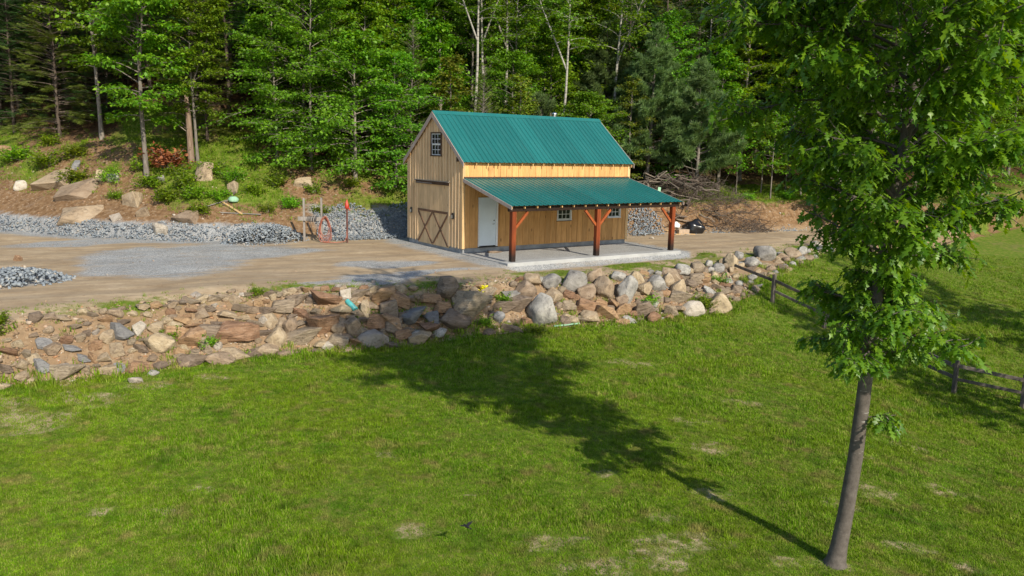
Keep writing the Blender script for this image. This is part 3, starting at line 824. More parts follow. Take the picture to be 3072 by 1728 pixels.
for (a, b, c, d) in WINF:
    def pl(w, a=a, b=b, c=c): w.location = ((a + b) / 2, 0, c)
    window('window', M['white'], M['white'], a, b, c, d, 3, 4, pl)
box('window_sill', WINF[0][0] - .09, WINF[0][1] + .03, -.10, -.026, WINF[0][2] - .085, WINF[0][2] - .058, M['darkwood'], barn)


def plg(w):
    w.location = (0, (WING[0] + WING[1]) / 2, WING[2]); w.rotation_euler = (0, 0, -math.pi / 2)


window('window', M['white'], M['darkwood'], WING[0], WING[1], WING[2], WING[3], 3, 4, plg)

# entrance door
dr = empty('entrance_door', ((DOOR[0] + DOOR[1]) / 2, 0, DOOR[2])); dr.parent = barn
hx = (DOOR[1] - DOOR[0]) / 2; hz = DOOR[3] - DOOR[2]
box('door_leaf', -hx, hx, -.03, .01, .012, hz, M['door_paint'], dr, .003)
for a, b, c, d in ((-hx - .05, -hx - .003, 0, hz + .05), (hx + .003, hx + .10, 0, hz + .05), (-hx - .003, hx + .003, hz + .003, hz + .05)):
    box('door_casing', a, b, -.058, .01, c, d, M['white'], dr)
box('threshold', -hx - .05, hx + .1, -.09, 0, -.035, -.002, M['black'], dr)
box('kick_seal', -hx, hx, -.036, -.031, .012, .035, M['black'], dr)
V, F = tubes([([(hx - .09, -.031, .98), (hx - .09, -.075, .98), (hx - .2, -.08, .975)], [.018, .012, .009])], 8)
link('door_handle', np_mesh('door_handle', V, F, M['black'], True), dr)
V, F = tubes([([(hx - .09, -.030, 1.13), (hx - .09, -.05, 1.13), (hx - .09, -.051, 1.13)], [.028, .026, .001])], 10)
link('door_handle', np_mesh('dead_bolt', V, F, M['black'], True), dr)


# roofs: ribbed sheets about 0.9 m wide, each its own panel
def ribbed_profile(w, pitch=.2286, rib=.026):
    pts = []; n = max(1, int(round(w / pitch))); p = w / n
    for k in range(n):
        x = k * p
        pts += [(x, 0 if k else 0.0), (x + p * .5 - .030, 0), (x + p * .5 - .018, rib), (x + p * .5 + .018, rib), (x + p * .5 + .030, 0)]
    pts.append((w, 0)); return pts


def panel(u0, u1, lo, hi, name='roof_panel'):
    """sheet from lo=(v,z) to hi=(v,z) between u0 and u1"""
    lo = np.array(lo); hi = np.array(hi); d = hi - lo; ln = np.linalg.norm(d); d /= ln; nrm = np.array([-d[1], d[0]])
    if nrm[1] < 0: nrm = -nrm
    pr = ribbed_profile(u1 - u0); V = []
    cu = (u0 + u1) / 2; cv = (lo + hi) / 2
    for e in (lo, hi):
        for x, h_ in pr:
            q = e + nrm * h_ - cv; V.append((u0 + x - cu, q[0], q[1]))
    n = len(pr); F = [(k, k + 1, n + k + 1, n + k) for k in range(n - 1)]
    me = py_mesh(name, V, F, M['roof'])
    link(name, me, barn, (cu, cv[0], cv[1]))


OH = .13
ru0, ru1 = -OH, BL + .10; npan = 10; pw = (ru1 - ru0) / npan
rz = EZ + SL * (BW / 2 - EV)
for k in range(npan):
    j_ = random.uniform(-.004, .004)
    panel(ru0 + k * pw, ru0 + (k + 1) * pw - .0015, (EV, EZ + j_), (BW / 2, rz + j_))
    panel(ru0 + k * pw, ru0 + (k + 1) * pw - .0015, (BW - EV, EZ), (BW / 2, rz))
# deck under the sheets
dk = .055
for sgn in (0, 1):
    def vv(v): return v if not sgn else BW - v
    poly = [(vv(EV + .06), EZ - .012 + .0473), (vv(BW / 2), rz - .012), (vv(BW / 2), rz - .012 - dk), (vv(EV + .06), EZ - dk + .0473)]
    link('roof_deck', prism_mesh('roof_deck', poly, 0, ru0 + .02, ru1 - .02, M['rafter']), barn)
# ridge cap
cap = [(BW / 2 - .17, rz - .17 * SL + .028), (BW / 2, rz + .045), (BW / 2 + .17, rz - .17 * SL + .028), (BW / 2 + .17, rz - .17 * SL + .020), (BW / 2, rz + .035), (BW / 2 - .17, rz - .17 * SL + .020)]
link('ridge_cap', prism_mesh('ridge_cap', cap, 0, ru0 - .01, ru1 + .01, M['roof']), barn)
# rake boards on both gables, front and rear slope
for u in (ru0 - .028, ru1 + .003):
    for sgn in (0, 1):
        def vv(v): return v if not sgn else BW - v
        poly = [(vv(EV), EZ - .005), (vv(BW / 2), rz - .006), (vv(BW / 2), rz - .25), (vv(EV - .0), EZ - .20)]
        link('rake_board', prism_mesh('rake_board', poly, 0, u, u + .025, M['rake']), barn)
# rafter tails under the eaves
for k in range(17):
    u = -.06 + k * (BL + .06) / 16
    poly = [(EV + .045, EZ - .05), (.30, EZ - .05 + SL * (.30 - EV - .045)), (.30, EZ - .19 + SL * (.30 - EV - .045)), (EV + .045, EZ - .165)]
    link('rafter_tail', prism_mesh('rafter_tail', poly, 0, u - .02, u + .02, M['rafter']), barn)
    poly = [(BW - a, b) for a, b in poly]
    link('rafter_tail', prism_mesh('rafter_tail', poly, 0, u - .02, u + .02, M['rafter']), barn)

# porch
PT, PB, PD = 3.235, 2.315, 3.70
pu0, pu1 = -.02, BL + .02
pw = (pu1 - pu0) / npan; psl = (PT - PB) / PD
for k in range(npan):
    panel(pu0 + k * pw, pu0 + (k + 1) * pw - .0015, (-PD, PB), (-.056, PT - psl * .056), 'porch_roof_panel')
box('flashing', pu0 + .02, pu1 - .02, -.075, -.0535, PT + .0, PT + .06, M['darkwood'], barn)
poly = [(-PD + .07, PB - .012 + psl * .07), (-.06, PT - .027), (-.06, PT - .05), (-PD + .07, PB - .04 + psl * .07)]
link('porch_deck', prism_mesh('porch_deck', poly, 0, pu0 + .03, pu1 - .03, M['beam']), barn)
for u in (pu0 - .026, pu1 + .002):
    poly = [(-PD - .02, PB - .008), (-.056, PT - .008), (-.056, PT - .16), (-PD - .02, PB - .15)]
    link('rake_board', prism_mesh('rake_board', poly, 0, u, u + .024, M['rake']), barn)
PV = -3.42
for k in range(16):
    u = .06 + k * (BL - .12) / 15
    poly = [(-PD + .09, PB - .045 + psl * .09), (-.06, PT - .058), (-.06, PT - .19), (-PD + .22, PB - .14), (-PD + .09, PB - .115)]
    link('porch_rafter', prism_mesh('porch_rafter', poly, 0, u - .02, u + .02, M['rafter']), barn)
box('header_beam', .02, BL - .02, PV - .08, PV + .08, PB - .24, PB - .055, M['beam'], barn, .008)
PZ = .085
for u in (.24, 4.62, 9.10):
    box('porch_post', u - .10, u + .10, PV - .10, PV + .10, PZ, PB - .242, M['post'], barn, .008)
for u, sg in ((.24, 1), (4.62, -1), (4.62, 1), (9.10, -1)):
    a = (u + sg * .09, PV, PB - .92); b = (u + sg * .70, PV, PB - .28)
    link('brace', beam_mesh('brace', a, b, .10, .10, M['brace'], .006), barn)
# concrete beam along the front, gravel floor behind
box('porch_sill', -.22, 9.42, -3.78, -3.20, -.45, PZ, M['concrete'], barn, .012)
box('porch_floor', -.10, 9.35, -3.195, -.02, -.30, .035, M['gravel'], barn)
# flue behind the ridge
fl = empty('flue_pipe', (6.95, BW / 2 + .35, rz - .5)); fl.parent = barn
V, F = tubes([([(0, 0, 0), (0, 0, .66)], [.075, .075])], 12)
link('pipe', np_mesh('pipe', V, F, M['metal'], True), fl)
V, F = tubes([([(0, 0, .68), (0, 0, .70), (0, 0, .74), (0, 0, .79)], [.155, .155, .12, .005])], 14)
link('cap', np_mesh('cap', V, F, M['metal'], True), fl)
V, F = tubes([([(0, 0, .60), (0, 0, .62), (0, 0, .64), (0, 0, .665)], [.076, .10, .10, .076])], 14)
link('collar', np_mesh('collar', V, F, M['metal'], True), fl)


# ---------------------------------------------------------------- stones
def rock_mesh(name, kind, seed):
    r = np.random.default_rng(seed); bm = bmesh.new()
    if kind == 0:                                   # rounded boulder
        bmesh.ops.create_icosphere(bm, subdivisions=3, radius=.5)
        ax = r.normal(size=(16, 3)); ax /= np.linalg.norm(ax, axis=1)[:, None]; th = r.uniform(.27, .43, 16)
        ph = r.uniform(0, 9, 6)
        for v in bm.verts:
            p = np.array(v.co)
            for a, t in zip(ax, th):                # flattened faces
                q = p @ a
                if q > t: p = p - a * (q - t) * .93
            d = p / (np.linalg.norm(p) + 1e-9)
            p = p * (1 + .045 * math.sin(5 * d[0] + ph[0]) * math.sin(4 * d[1] + ph[1]) + .02 * math.sin(11 * d[2] + ph[2] + 7 * d[0]) + r.normal() * .006)
            v.co = p
    else:                                           # broken angular block
        n = r.integers(11, 17)
        pts = r.uniform(-.5, .5, (n, 3)); pts = pts / np.maximum(np.abs(pts).max(1), .15)[:, None] * r.uniform(.36, .5, n)[:, None]
        for p in pts: bm.verts.new(p)
        res = bmesh.ops.convex_hull(bm, input=list(bm.verts))
        bmesh.ops.delete(bm, geom=[g for g in res['geom_interior'] if isinstance(g, bmesh.types.BMVert)], context='VERTS')
        bmesh.ops.dissolve_limit(bm, angle_limit=.2, verts=list(bm.verts), edges=list(bm.edges))
        bmesh.ops.bevel(bm, geom=list(bm.edges), offset=.028, segments=1, affect='EDGES', clamp_overlap=True)
        bmesh.ops.triangulate(bm, faces=list(bm.faces))
    me = bpy.data.meshes.new(name); bm.to_mesh(me); bm.free()
    # fit into a unit box
    co = np.empty(len(me.vertices) * 3, np.float32); me.vertices.foreach_get('co', co); co = co.reshape(-1, 3)
    lo, hi = co.min(0), co.max(0); co = (co - (lo + hi) / 2) / (hi - lo)
    me.vertices.foreach_set('co', co.ravel())
    if kind == 0: me.polygons.foreach_set('use_smooth', np.ones(len(me.polygons), bool))
    me.update(); return me


ROCK = {}
for c in SM:
    for kind in (0, 1):
        L_ = []
        for q in range(5):
            me = rock_mesh('stone', kind, hash((ord(c), kind, q)) % 9999); me.materials.append(SM[c]); L_.append(me)
        ROCK[c, kind] = L_


def stone(x, y, w, h, c, kind, parent, name='stone', dep=None, sink=.3, tilt=.25, rz=None, flat=None):
    me = random.choice(ROCK[c, kind])
    dep = dep or w * random.uniform(.7, 1.0)
    rz = random.uniform(-.35, .35) + ROT if rz is None else rz
    p = parent.location if parent else Vector((0, 0, 0))
    o = link(name, me, parent, (x - p.x, y - p.y, gz(x, y) + h * (.5 - sink) - p.z),
             (random.uniform(-tilt, tilt), random.uniform(-tilt, tilt), rz), (w * 1.06, dep, h * 1.12))
    return o


def fill_wall(parent, big, srange, nmax, sizes, cols, kinds, seed, pack=.72):
    """pack more stones into the gaps of a wall, largest first"""
    r = np.random.default_rng(seed)
    have = [(x, y, max(w, .0) * .5) for x, y, w, h, c, k in big]
    P_ = np.array([q[:2] for q in have]); R_ = np.array([q[2] for q in have]); cnt = 0
    for size, tries in sizes:
        ss = r.uniform(srange[0], srange[1], tries); tt = r.uniform(-.02, 1.12, tries)
        for s_, t_ in zip(ss, tt):
            if cnt >= nmax: return
            a = np.interp(s_, TOE[:, 0], TOE[:, 1]); b = np.interp(s_, TOP[:, 0], TOP[:, 1])
            n_ = a + (b - a) * t_; w = size * r.uniform(.75, 1.25)
            if t_ > .8 and w > .4: continue
            if t_ > .6 and r.uniform() < .35: continue
            x, y = CR * s_ - SR * n_, SR * s_ + CR * n_
            if (np.hypot(P_[:, 0] - x, (P_[:, 1] - y)) < (R_ + w * .5) * pack).any(): continue
            P_ = np.vstack([P_, (x, y)]); R_ = np.r_[R_, w * .5]; cnt += 1
            c = cols[r.integers(len(cols))]; k = kinds[r.integers(len(kinds))]
            stone(x, y, w * 1.1, w * (r.uniform(.55, .85) if k == 0 else r.uniform(.34, .7)), c, k, parent, sink=.37)


def wall_root(name, pts, label):
    x = sum(p[0] for p in pts) / len(pts); y = sum(p[1] for p in pts) / len(pts)
    return tag(empty(name, (x, y, gz(x, y))), label, 'retaining wall')


rw = wall_root('rubble_retaining_wall', RUBBLE_WALL, 'long loose retaining wall of rusty broken flat stones below the dirt drive')
for x, y, w, h, c, k in RUBBLE_WALL: stone(x, y, w * 1.1, h * 1.1, c, k, rw, sink=.36)
fill_wall(rw, RUBBLE_WALL, (4.8, 12.2), 150, [(.75, 160), (.55, 500), (.40, 1500), (.29, 2600)], 'rttbbbtrbt', [1, 1, 1, 1], 11, .62)
fill_wall(rw, RUBBLE_WALL, (-1.2, 5.2), 78, [(.5, 50), (.34, 160), (.24, 500), (.17, 900)], 'rttbbbtt', [1, 1, 1, 0], 21)
bw_ = wall_root('boulder_retaining_wall', BOULDER_WALL, 'retaining wall of big rounded grey and tan boulders below the porch')
for x, y, w, h, c, k in BOULDER_WALL: stone(x, y, min(w * 1.2, 1.2), h * 1.16, c, k, bw_, sink=.25)
fill_wall(bw_, BOULDER_WALL, (12.3, 26.2), 105, [(.55, 250), (.40, 500), (.28, 500), (.20, 500)], 'tbbbrgbr', [1, 1, 0, 1], 12)
br_ = wall_root('boulder_edging', BOULDER_ROW, 'row of pale boulders edging the drive where it meets the pasture')
br_['category'] = 'boulder row'
for x, y, w, h, c, k in BOULDER_ROW: stone(x, y, w * 1.15, h * 1.1, c, k, br_, sink=.22)
fill_wall(br_, BOULDER_ROW, (26.4, 38), 60, [(.42, 120), (.28, 500), (.2, 800)], 'ttbgg', [0, 1], 13)

BL_LAB = ['wide tan rock slab bulging from the cut bank beside a round pale boulder', 'sloping tan ledge below the rock slab in the cut bank', 'round pale boulder perched on the bank above the slab',
          'upright tan block half buried in the bank beside a bush', 'large domed tan boulder right of the snag foot', 'low broad tan ledge just above the crushed stone berm',
          'small grey stone beside the maple foot', 'flat grey stone near the upright tan block', 'flat pale slab on the grassy slope near the barn', 'pale round boulder at the end of the crushed stone berm',
          'tan block below the domed boulder', 'small red stone standing on the dirt drive', 'reddish rock high on the bank by the dark firs', 'tan rock lump in the bare soil of the bank',
          'blue grey slab wedged under a bush on the bank', 'white flat stone at the berm edge', 'small pale stone on the drive behind the barn', 'tan ledge in the bank soil above the berm', 'broad tan rock low on the bank above the crushed stone']
for (x, y, w, h, c, k), lab in zip(BANK_ROCKS, BL_LAB):
    if w > 1.2:                                     # ledges of bedrock showing through the soil
        o = stone(x, y, w * 1.05, h * .75, c, 1, None, 'boulder', dep=w * .8, sink=.58, tilt=.1, rz=random.uniform(-.15, .25))
        o.rotation_euler.x += .5
    else:
        o = stone(x, y, w, h * 1.2, c, k, None, 'boulder', dep=max(w * .75, .12), sink=.36, tilt=.3, rz=random.uniform(-.3, .3))
    tag(o, lab, 'boulder')


def scatter_rocks(name, pts, sizes, mat, label, cat, seed, flat=.7):
    """one heap of small stones nobody could count"""
    r = np.random.default_rng(seed)
    T = []
    for q in range(6):
        bm = bmesh.new(); p = r.normal(size=(9, 3)); p /= np.linalg.norm(p, axis=1)[:, None]; p *= r.uniform(.35, .55, 9)[:, None]
        for v in p: bm.verts.new(v)
        res = bmesh.ops.convex_hull(bm, input=list(bm.verts))
        bmesh.ops.delete(bm, geom=[g for g in res['geom_interior'] if isinstance(g, bmesh.types.BMVert)], context='VERTS')
        bmesh.ops.triangulate(bm, faces=list(bm.faces)); bm.verts.index_update()
        T.append((np.array([v.co[:] for v in bm.verts]), np.array([[v.index for v in f.verts] for f in bm.faces]))); bm.free()
    VV, FF, base = [], [], 0
    w = r.integers(0, 6, len(pts))
    for q in range(6):
        k = np.where(w == q)[0]
        if not len(k): continue
        S = sizes[k][:, None] * np.stack([r.uniform(.8, 1.5, len(k)), r.uniform(.7, 1.1, len(k)), r.uniform(.5, .9, len(k)) * flat / .7], 1)
        A = unit(np.stack([r.normal(size=len(k)), r.normal(size=len(k)), r.normal(size=len(k)) * .35], 1))
        Nn = unit(np.stack([r.normal(size=len(k)) * .4, r.normal(size=len(k)) * .4, np.ones(len(k))], 1))
        V, F = place_template(pts[k], A, Nn, S, *T[q])
        VV.append(V); FF.append(F + base); base += len(V)
    me = np_mesh(name, np.concatenate(VV), np.concatenate(FF), mat)
    return tag(link(name, me), label, cat, kind='stuff')


def sample(fn, s0, s1, n0, n1, count, seed):
    """random ground points in the s,n frame accepted by fn(s,n,d)"""
    r = np.random.default_rng(seed); s = r.uniform(s0, s1, count); n = r.uniform(n0, n1, count)
    x = CR * s - SR * n; y = SR * s + CR * n
    d = zones(x, y)[5]; ok = r.uniform(0, 1, count) < fn(s, n, d)
    x, y = x[ok], y[ok]
    return np.stack([x, y, ground_z(x, y)], 1)


def heap(pts, bumpf):
    pts = pts.copy(); pts[:, 2] += bumpf; return pts


r = np.random.default_rng(5)
p = sample(lambda s, n, d: (np.abs(d - .35) < .68 + .2 * np.sin(s * 1.7)) * .95, -7, 12.8, 35, 57, 34000, 1)
d_ = zones(p[:, 0], p[:, 1])[5]
p[:, 2] += r.uniform(-.03, .05, len(p)) + .15 * np.clip(1 - ((d_ - .3) / .8) ** 2, 0, 1) * r.uniform(.2, 1, len(p))
scatter_rocks('crushed_stone_berm', p, r.uniform(.07, .16, len(p)), M['crushed'], 'long berm of blue grey crushed stone along the foot of the bank', 'gravel berm', 2)


def pile(name, cs, cn, rs, rn, h, count, label, seed, size=(.07, .17), mat='crushed'):
    r = np.random.default_rng(seed)
    p = sample(lambda s, n, d: np.clip(1.25 - ((s - cs) / rs) ** 2 - ((n - cn) / rn) ** 2, 0, 1), cs - rs * 1.1, cs + rs * 1.1, cn - rn * 1.1, cn + rn * 1.1, count, seed)
    s = CR * p[:, 0] + SR * p[:, 1]; n = -SR * p[:, 0] + CR * p[:, 1]
    e = np.clip(1 - ((s - cs) / rs) ** 2 - ((n - cn) / rn) ** 2, 0, 1)
    p[:, 2] += h * e ** .8 * r.uniform(.05, 1, len(p)) ** .35
    scatter_rocks(name, p, r.uniform(*size, len(p)), M[mat], label, 'stone heap', seed)


pile('crushed_stone_heap', 11.7, 36.9, 1.9, 1.1, .75, 3600, 'low heap of blue grey crushed stone left of the hose rack', 3)
pile('crushed_stone_heap', 1.2, 29.6, 1.7, 1.5, .42, 1500, 'small heap of blue grey crushed stone on the dirt drive above the rubble wall', 4, (.09, .22))
pile('crushed_stone_heap', 31.3, 32.3, 1.5, .8, .32, 1700, 'heap of grey crushed stone beside the brush pile', 6)
p = sample(lambda s, n, d: ((d > -.9) & (d < 2.1 + .3 * np.sin(2 * s)) & (s > 14.2 + .25 * d)) * .9, 13.8, 22, 34, 42, 14000, 8)
r = np.random.default_rng(9); p[:, 2] += r.uniform(-.02, .16, len(p))
scatter_rocks('crushed_stone_bank', p, r.uniform(.06, .16, len(p)), M['crushed'], 'sheet of blue grey crushed stone on the bank between hydrant and barn', 'stone heap', 10)
p = sample(lambda s, n, d: (np.abs(d + .1) < .5) * (.55 + .45 * np.sin(s * 2.3)), 33, 44, 28, 33, 2600, 12)
scatter_rocks('loose_stones', p, RNG.uniform(.06, .17, len(p)), M['crushed'], 'loose grey stones along the far edge of the drive below the brush pile', 'stones', 14)
p = sample(lambda s, n, d: ((n > np.interp(s, TOP[:, 0], TOP[:, 1]) + .3) & (d < 0) & ~((s > 17.6) & (s < 27.4) & (n > 25.4) & (n < 34.5))) * (.12 + .55 * (fbm(s * .5, n * .9, 88) > .12)), -6, 40, 23, 52, 16000, 26)
scatter_rocks('drive_pebbles', p, np.random.default_rng(6).gamma(2.0, .016, len(p)).clip(.02, .12), M['rubble'], 'loose pebbles and small stones strewn over the dirt drive', 'pebbles', 27, .6)
# small rubble between the wall stones and on the slope
p = sample(lambda s, n, d: ((n > np.interp(s, TOE[:, 0], TOE[:, 1]) - .12) & (n < np.interp(s, TOP[:, 0], TOP[:, 1]) + .6)) * np.where(n > np.interp(s, TOP[:, 0], TOP[:, 1]), .25, .95), -2, 27, 20, 26, 30000, 15)
sz = np.random.default_rng(1).gamma(3, .030, len(p)).clip(.03, .2)
scatter_rocks('wall_rubble', p, sz, M['rubble'], 'small brown rubble filling the gaps of the stone walls', 'rubble', 16, .6)
p = sample(lambda s, n, d: ((d > .6) & (d < 5)) * (.35 + .65 * (fbm(s * .8, n * .8, 77) > .05)), -6, 17, 35, 60, 9000, 17)
scatter_rocks('bank_stones', p, np.random.default_rng(2).gamma(2.2, .035, len(p)).clip(.03, .28), M['rubble'], 'small stones and clods strewn over the bare soil bank', 'stones', 18, .6)
p = sample(lambda s, n, d: ((d > .2) & (d < 3)) * .8, 38, 58, 25, 36, 2500, 19)
scatter_rocks('bank_stones', p, np.random.default_rng(3).gamma(2.2, .035, len(p)).clip(.03, .25), M['rubble'], 'pale stones on the bare bank beyond the oak', 'stones', 20, .6)


# ---------------------------------------------------------------- trees
LEAF4 = (np.array([(0, 0, 0), (.45, .34, .06), (1, 0, -.12), (.45, -.34, .06)]), np.array([(0, 1, 2, 3)]))
SPRAY_V = [(0, 0, 0)]; SPRAY_F = []
_v = []; _f = []
for q in range(7):
    t = .08 + q * .13
    for sg in (-1, 1):
        ln = .42 * (1 - .6 * t); b = len(_v)
        _v += [(t - .03, 0, 0), (t + .05, 0, 0), (t + ln * .75, sg * ln, -.06)]; _f.append((b, b + 1, b + 2) if sg > 0 else (b, b + 2, b + 1))
b = len(_v); _v += [(.85, -.03, 0), (.85, .03, 0), (1.12, 0, -.08)]; _f.append((b, b + 1, b + 2))
SPRAY = (np.array(_v), np.array(_f))
_v = []; _f = []; _r = np.random.default_rng(3)
for q in range(11):
    th = q * 2.4; ph = .35 + .9 * (q % 4) / 4
    d = np.array([math.cos(ph), math.sin(ph) * math.cos(th), math.sin(ph) * math.sin(th)]) * _r.uniform(.8, 1.1)
    sd = np.cross(d, (.3, .5, .8)); sd = sd / np.linalg.norm(sd) * .06
    b = len(_v); _v += [tuple(sd), tuple(-sd), tuple(d)]; _f.append((b, b + 1, b + 2))
TUFT = (np.array(_v), np.array(_f))


def limb(r, p0, az, el, ln, k=6, droop=.0, wig=.08):
    """one branch as a polyline"""
    pts = [np.array(p0, float)]; st = ln / (k - 1)
    for q in range(k - 1):
        el_ = el - droop * q / (k - 1)
        pts.append(pts[-1] + st * np.array([math.cos(az) * math.cos(el_), math.sin(az) * math.cos(el_), math.sin(el_)]))
        az += r.normal() * wig; el += r.normal() * wig * .6
    return np.array(pts)


def along(pts, t):
    f = t * (len(pts) - 1); i_ = np.minimum(f.astype(int), len(pts) - 2); f = (f - i_)[:, None]
    return pts[i_] * (1 - f) + pts[i_ + 1] * f


def broadleaf(name, seed, H, R, z0, nb, leaf, per, bark_m, leaf_m, trunk_r=.14, el=(.15, .9), droop=.5, prof=None, fork=0, lean=.02, twigs=5, spread=.34, flat=.4, sides=6):
    """trunk with limbs and a crown of leaf sprays lying in flat layers"""
    r = np.random.default_rng(seed); T = []
    kz = 9; zz = np.linspace(0, H * .97, kz); ox = np.cumsum(r.normal(size=(kz, 2)) * lean * H / kz, 0); ox[0] = 0
    tr = np.c_[ox, zz]; T.append((tr, trunk_r * (1 - .82 * zz / H) * np.r_[1.25, np.ones(kz - 1)]))
    Pl = []; Al = []
    axes = [(tr, z0, H, 1.0)]
    for f in range(fork):
        b = limb(r, along(tr, np.array([.45 + .1 * f]))[0], r.uniform(0, 6.28), 1.15, H * .5, 7, 0, .05)
        T.append((b, np.linspace(trunk_r * .55, .02, 7))); axes.append((b, 0, 1, .6))
    for ax_, a0, a1, sc in axes:
        n_ = int(nb * sc)
        for q in range(n_):
            t = (q + r.uniform(0, 1)) / n_
            if sc == 1.0: h = (z0 + (H * .98 - z0) * t) / (H * .97); h = min(h, .995)
            else: h = .2 + .8 * t
            p0 = along(ax_, np.array([h]))[0]
            az = q * 2.399 + r.normal() * .5
            L_ = R * sc * (prof(t) if prof else (1 - .75 * t ** 1.6) * (.55 + .45 * min(1, t * 5))) * r.uniform(.65, 1.12)
            e = el[0] + (el[1] - el[0]) * t + r.normal() * .12
            b = limb(r, p0, az, e, L_, 6, droop, .12)
            T.append((b, np.linspace(max(.012, trunk_r * .30 * (1 - .6 * t)), .006, 6)))
            ends = [b]
            for w_ in range(twigs):
                tt = r.uniform(.3, .95); p1 = along(b, np.array([tt]))[0]
                b2 = limb(r, p1, az + r.choice([-1, 1]) * r.uniform(.5, 1.2), e * .4 + r.normal() * .15, L_ * r.uniform(.22, .45), 4, droop * .8, .15)
                T.append((b2, np.linspace(.009, .004, 4))); ends.append(b2)
            for b3 in ends:
                m_ = int(per * r.uniform(.6, 1.4))
                tt = r.uniform(.3, 1.03, m_) if b3 is b else r.uniform(.1, 1.05, m_)
                P0 = along(b3, np.clip(tt, 0, .999)) + r.normal(size=(m_, 3)) * np.array([spread, spread, spread * flat]) * .6
                Pl.append(P0); dirv = unit(b3[-1] - b3[0])
                Al.append(unit(dirv[None] * .5 + r.normal(size=(m_, 3)) * np.array([.8, .8, .3]) + np.array([0, 0, -.25])))
    P0 = np.concatenate(Pl); A = np.concatenate(Al); m_ = len(P0)
    Nn = unit(np.stack([r.normal(size=m_) * .5, r.normal(size=m_) * .5, np.ones(m_)], 1))
    V, F = place_template(P0, A, Nn, leaf * r.uniform(.65, 1.25, m_), *LEAF4)
    crown = np_mesh(name + '_crown', V, F, leaf_m)
    V, F = tubes(T, sides); trunk = np_mesh(name + '_trunk', V, F, bark_m, True)
    return trunk, crown


def conifer(name, seed, H, R, z0, bark_m, leaf_m, trunk_r=.13, whorl=.34, per=5, spray=.55, droop=.35, el0=.05, dead=6, tmpl=None, dens=1.0, up=0.0):
    r = np.random.default_rng(seed); T = []
    zz = np.linspace(0, H, 8); tr = np.c_[r.normal(size=(8, 2)) * .03, zz]; T.append((tr, trunk_r * (1 - .93 * zz / H)))
    Pl = []; Al = []; Sl = []; z = z0
    for q in range(dead):                          # bare dead branches below the crown
        b = limb(r, (0, 0, r.uniform(.3, 1) * z0), r.uniform(0, 6.28), r.uniform(-.3, .2), R * r.uniform(.3, .6), 5, .3, .15)
        T.append((b, np.linspace(.014, .003, 5)))
    while z < H * .985:
        t = (z - z0) / (H - z0)
        n_ = per if t < .8 else per - 1
        for q in range(n_):
            az = r.uniform(0, 6.28); L_ = R * (1 - t) ** .85 * r.uniform(.6, 1.15) + .15
            b = limb(r, (0, 0, z + r.normal() * .08), az, el0 + .5 * t + up, L_, 6, droop * (1 - t), .07)
            T.append((b, np.linspace(.024 * (1 - t) + .006, .003, 6)))
            m_ = max(3, int(L_ * 9 * dens)); tt = r.uniform(.22, 1.0, m_) ** .8
            P0 = along(b, np.clip(tt, 0, .999)); dv = unit(b[-1] - b[0]); sd = np.cross(dv, (0, 0, 1))
            sg = r.choice([-1, 1], m_) * r.uniform(.2, 1.2, m_)
            A = unit(dv[None] + sg[:, None] * sd[None] + r.normal(size=(m_, 3)) * .22 + np.array([0, 0, up * .8]))
            P0 = P0 + r.normal(size=(m_, 3)) * np.array([.08, .08, .05])
            Pl.append(P0); Al.append(A); Sl.append(spray * r.uniform(.5, 1.15, m_) * (.5 + .5 * (1 - t)))
        z += whorl * r.uniform(.6, 1.3) * (1 - .45 * t)
    P0 = np.concatenate(Pl); A = np.concatenate(Al); S = np.concatenate(Sl); m_ = len(P0)
    Nn = unit(np.stack([r.normal(size=m_) * .35, r.normal(size=m_) * .35, np.ones(m_)], 1))
    V, F = place_template(P0, A, Nn, S, *(tmpl or SPRAY))
    crown = np_mesh(name + '_crown', V, F, leaf_m)
    V, F = tubes(T, 5); return np_mesh(name + '_trunk', V, F, bark_m, True), crown


KIND = {}
bb = lambda t: .75 + .45 * math.sin(math.pi * min(1, t * 1.1)) - .35 * t
KIND['maple'] = [broadleaf('maple', 100 + q, (13, 11.5, 14.5, 10)[q], (3.3, 3.0, 3.6, 2.8)[q], (3.0, 2.2, 4.2, 1.4)[q], 48, .23, 27, M['bark'], M['leaf_maple'], fork=(1, 0, 1, 0)[q], twigs=6) for q in range(4)]
KIND['yellow'] = [broadleaf('yellow', 120 + q, (9, 11)[q], (2.4, 2.8)[q], 1.2, 40, .19, 20, M['bark'], M['leaf_yellow'], twigs=6) for q in range(2)]
KIND['beech'] = [broadleaf('beech', 140 + q, (8.5, 10.5, 7)[q], (3.3, 3.6, 3.0)[q], .35, 58, .19, 26, M['bark'], M['leaf_beech'], trunk_r=.11, el=(.05, .8), droop=.55, twigs=7, prof=bb) for q in range(3)]
KIND['birch'] = [broadleaf('birch', 160 + q, (17, 15.5)[q], (2.4, 2.2)[q], (8.5, 7)[q], 34, .17, 16, M['bark_birch'], M['leaf_maple'], trunk_r=.115, el=(.4, 1.1), droop=.4, fork=1, lean=.04) for q in range(2)]
KIND['sapling'] = [broadleaf('sapling', 180 + q, (5.5, 4.2)[q], (1.5, 1.2)[q], (1.9, 1.3)[q], 20, .18, 13, M['bark'], M['leaf_yellow' if q else 'leaf_maple'], trunk_r=.045, el=(.1, .7), droop=.4, twigs=4) for q in range(2)]
KIND['spruce'] = [conifer('spruce', 200 + q, (14, 11.5, 16)[q], (2.5, 2.2, 2.7)[q], (2.2, 1.0, 4.5)[q], M['bark_dark'], M['needle_dark'], dead=(12, 6, 22)[q]) for q in range(3)]
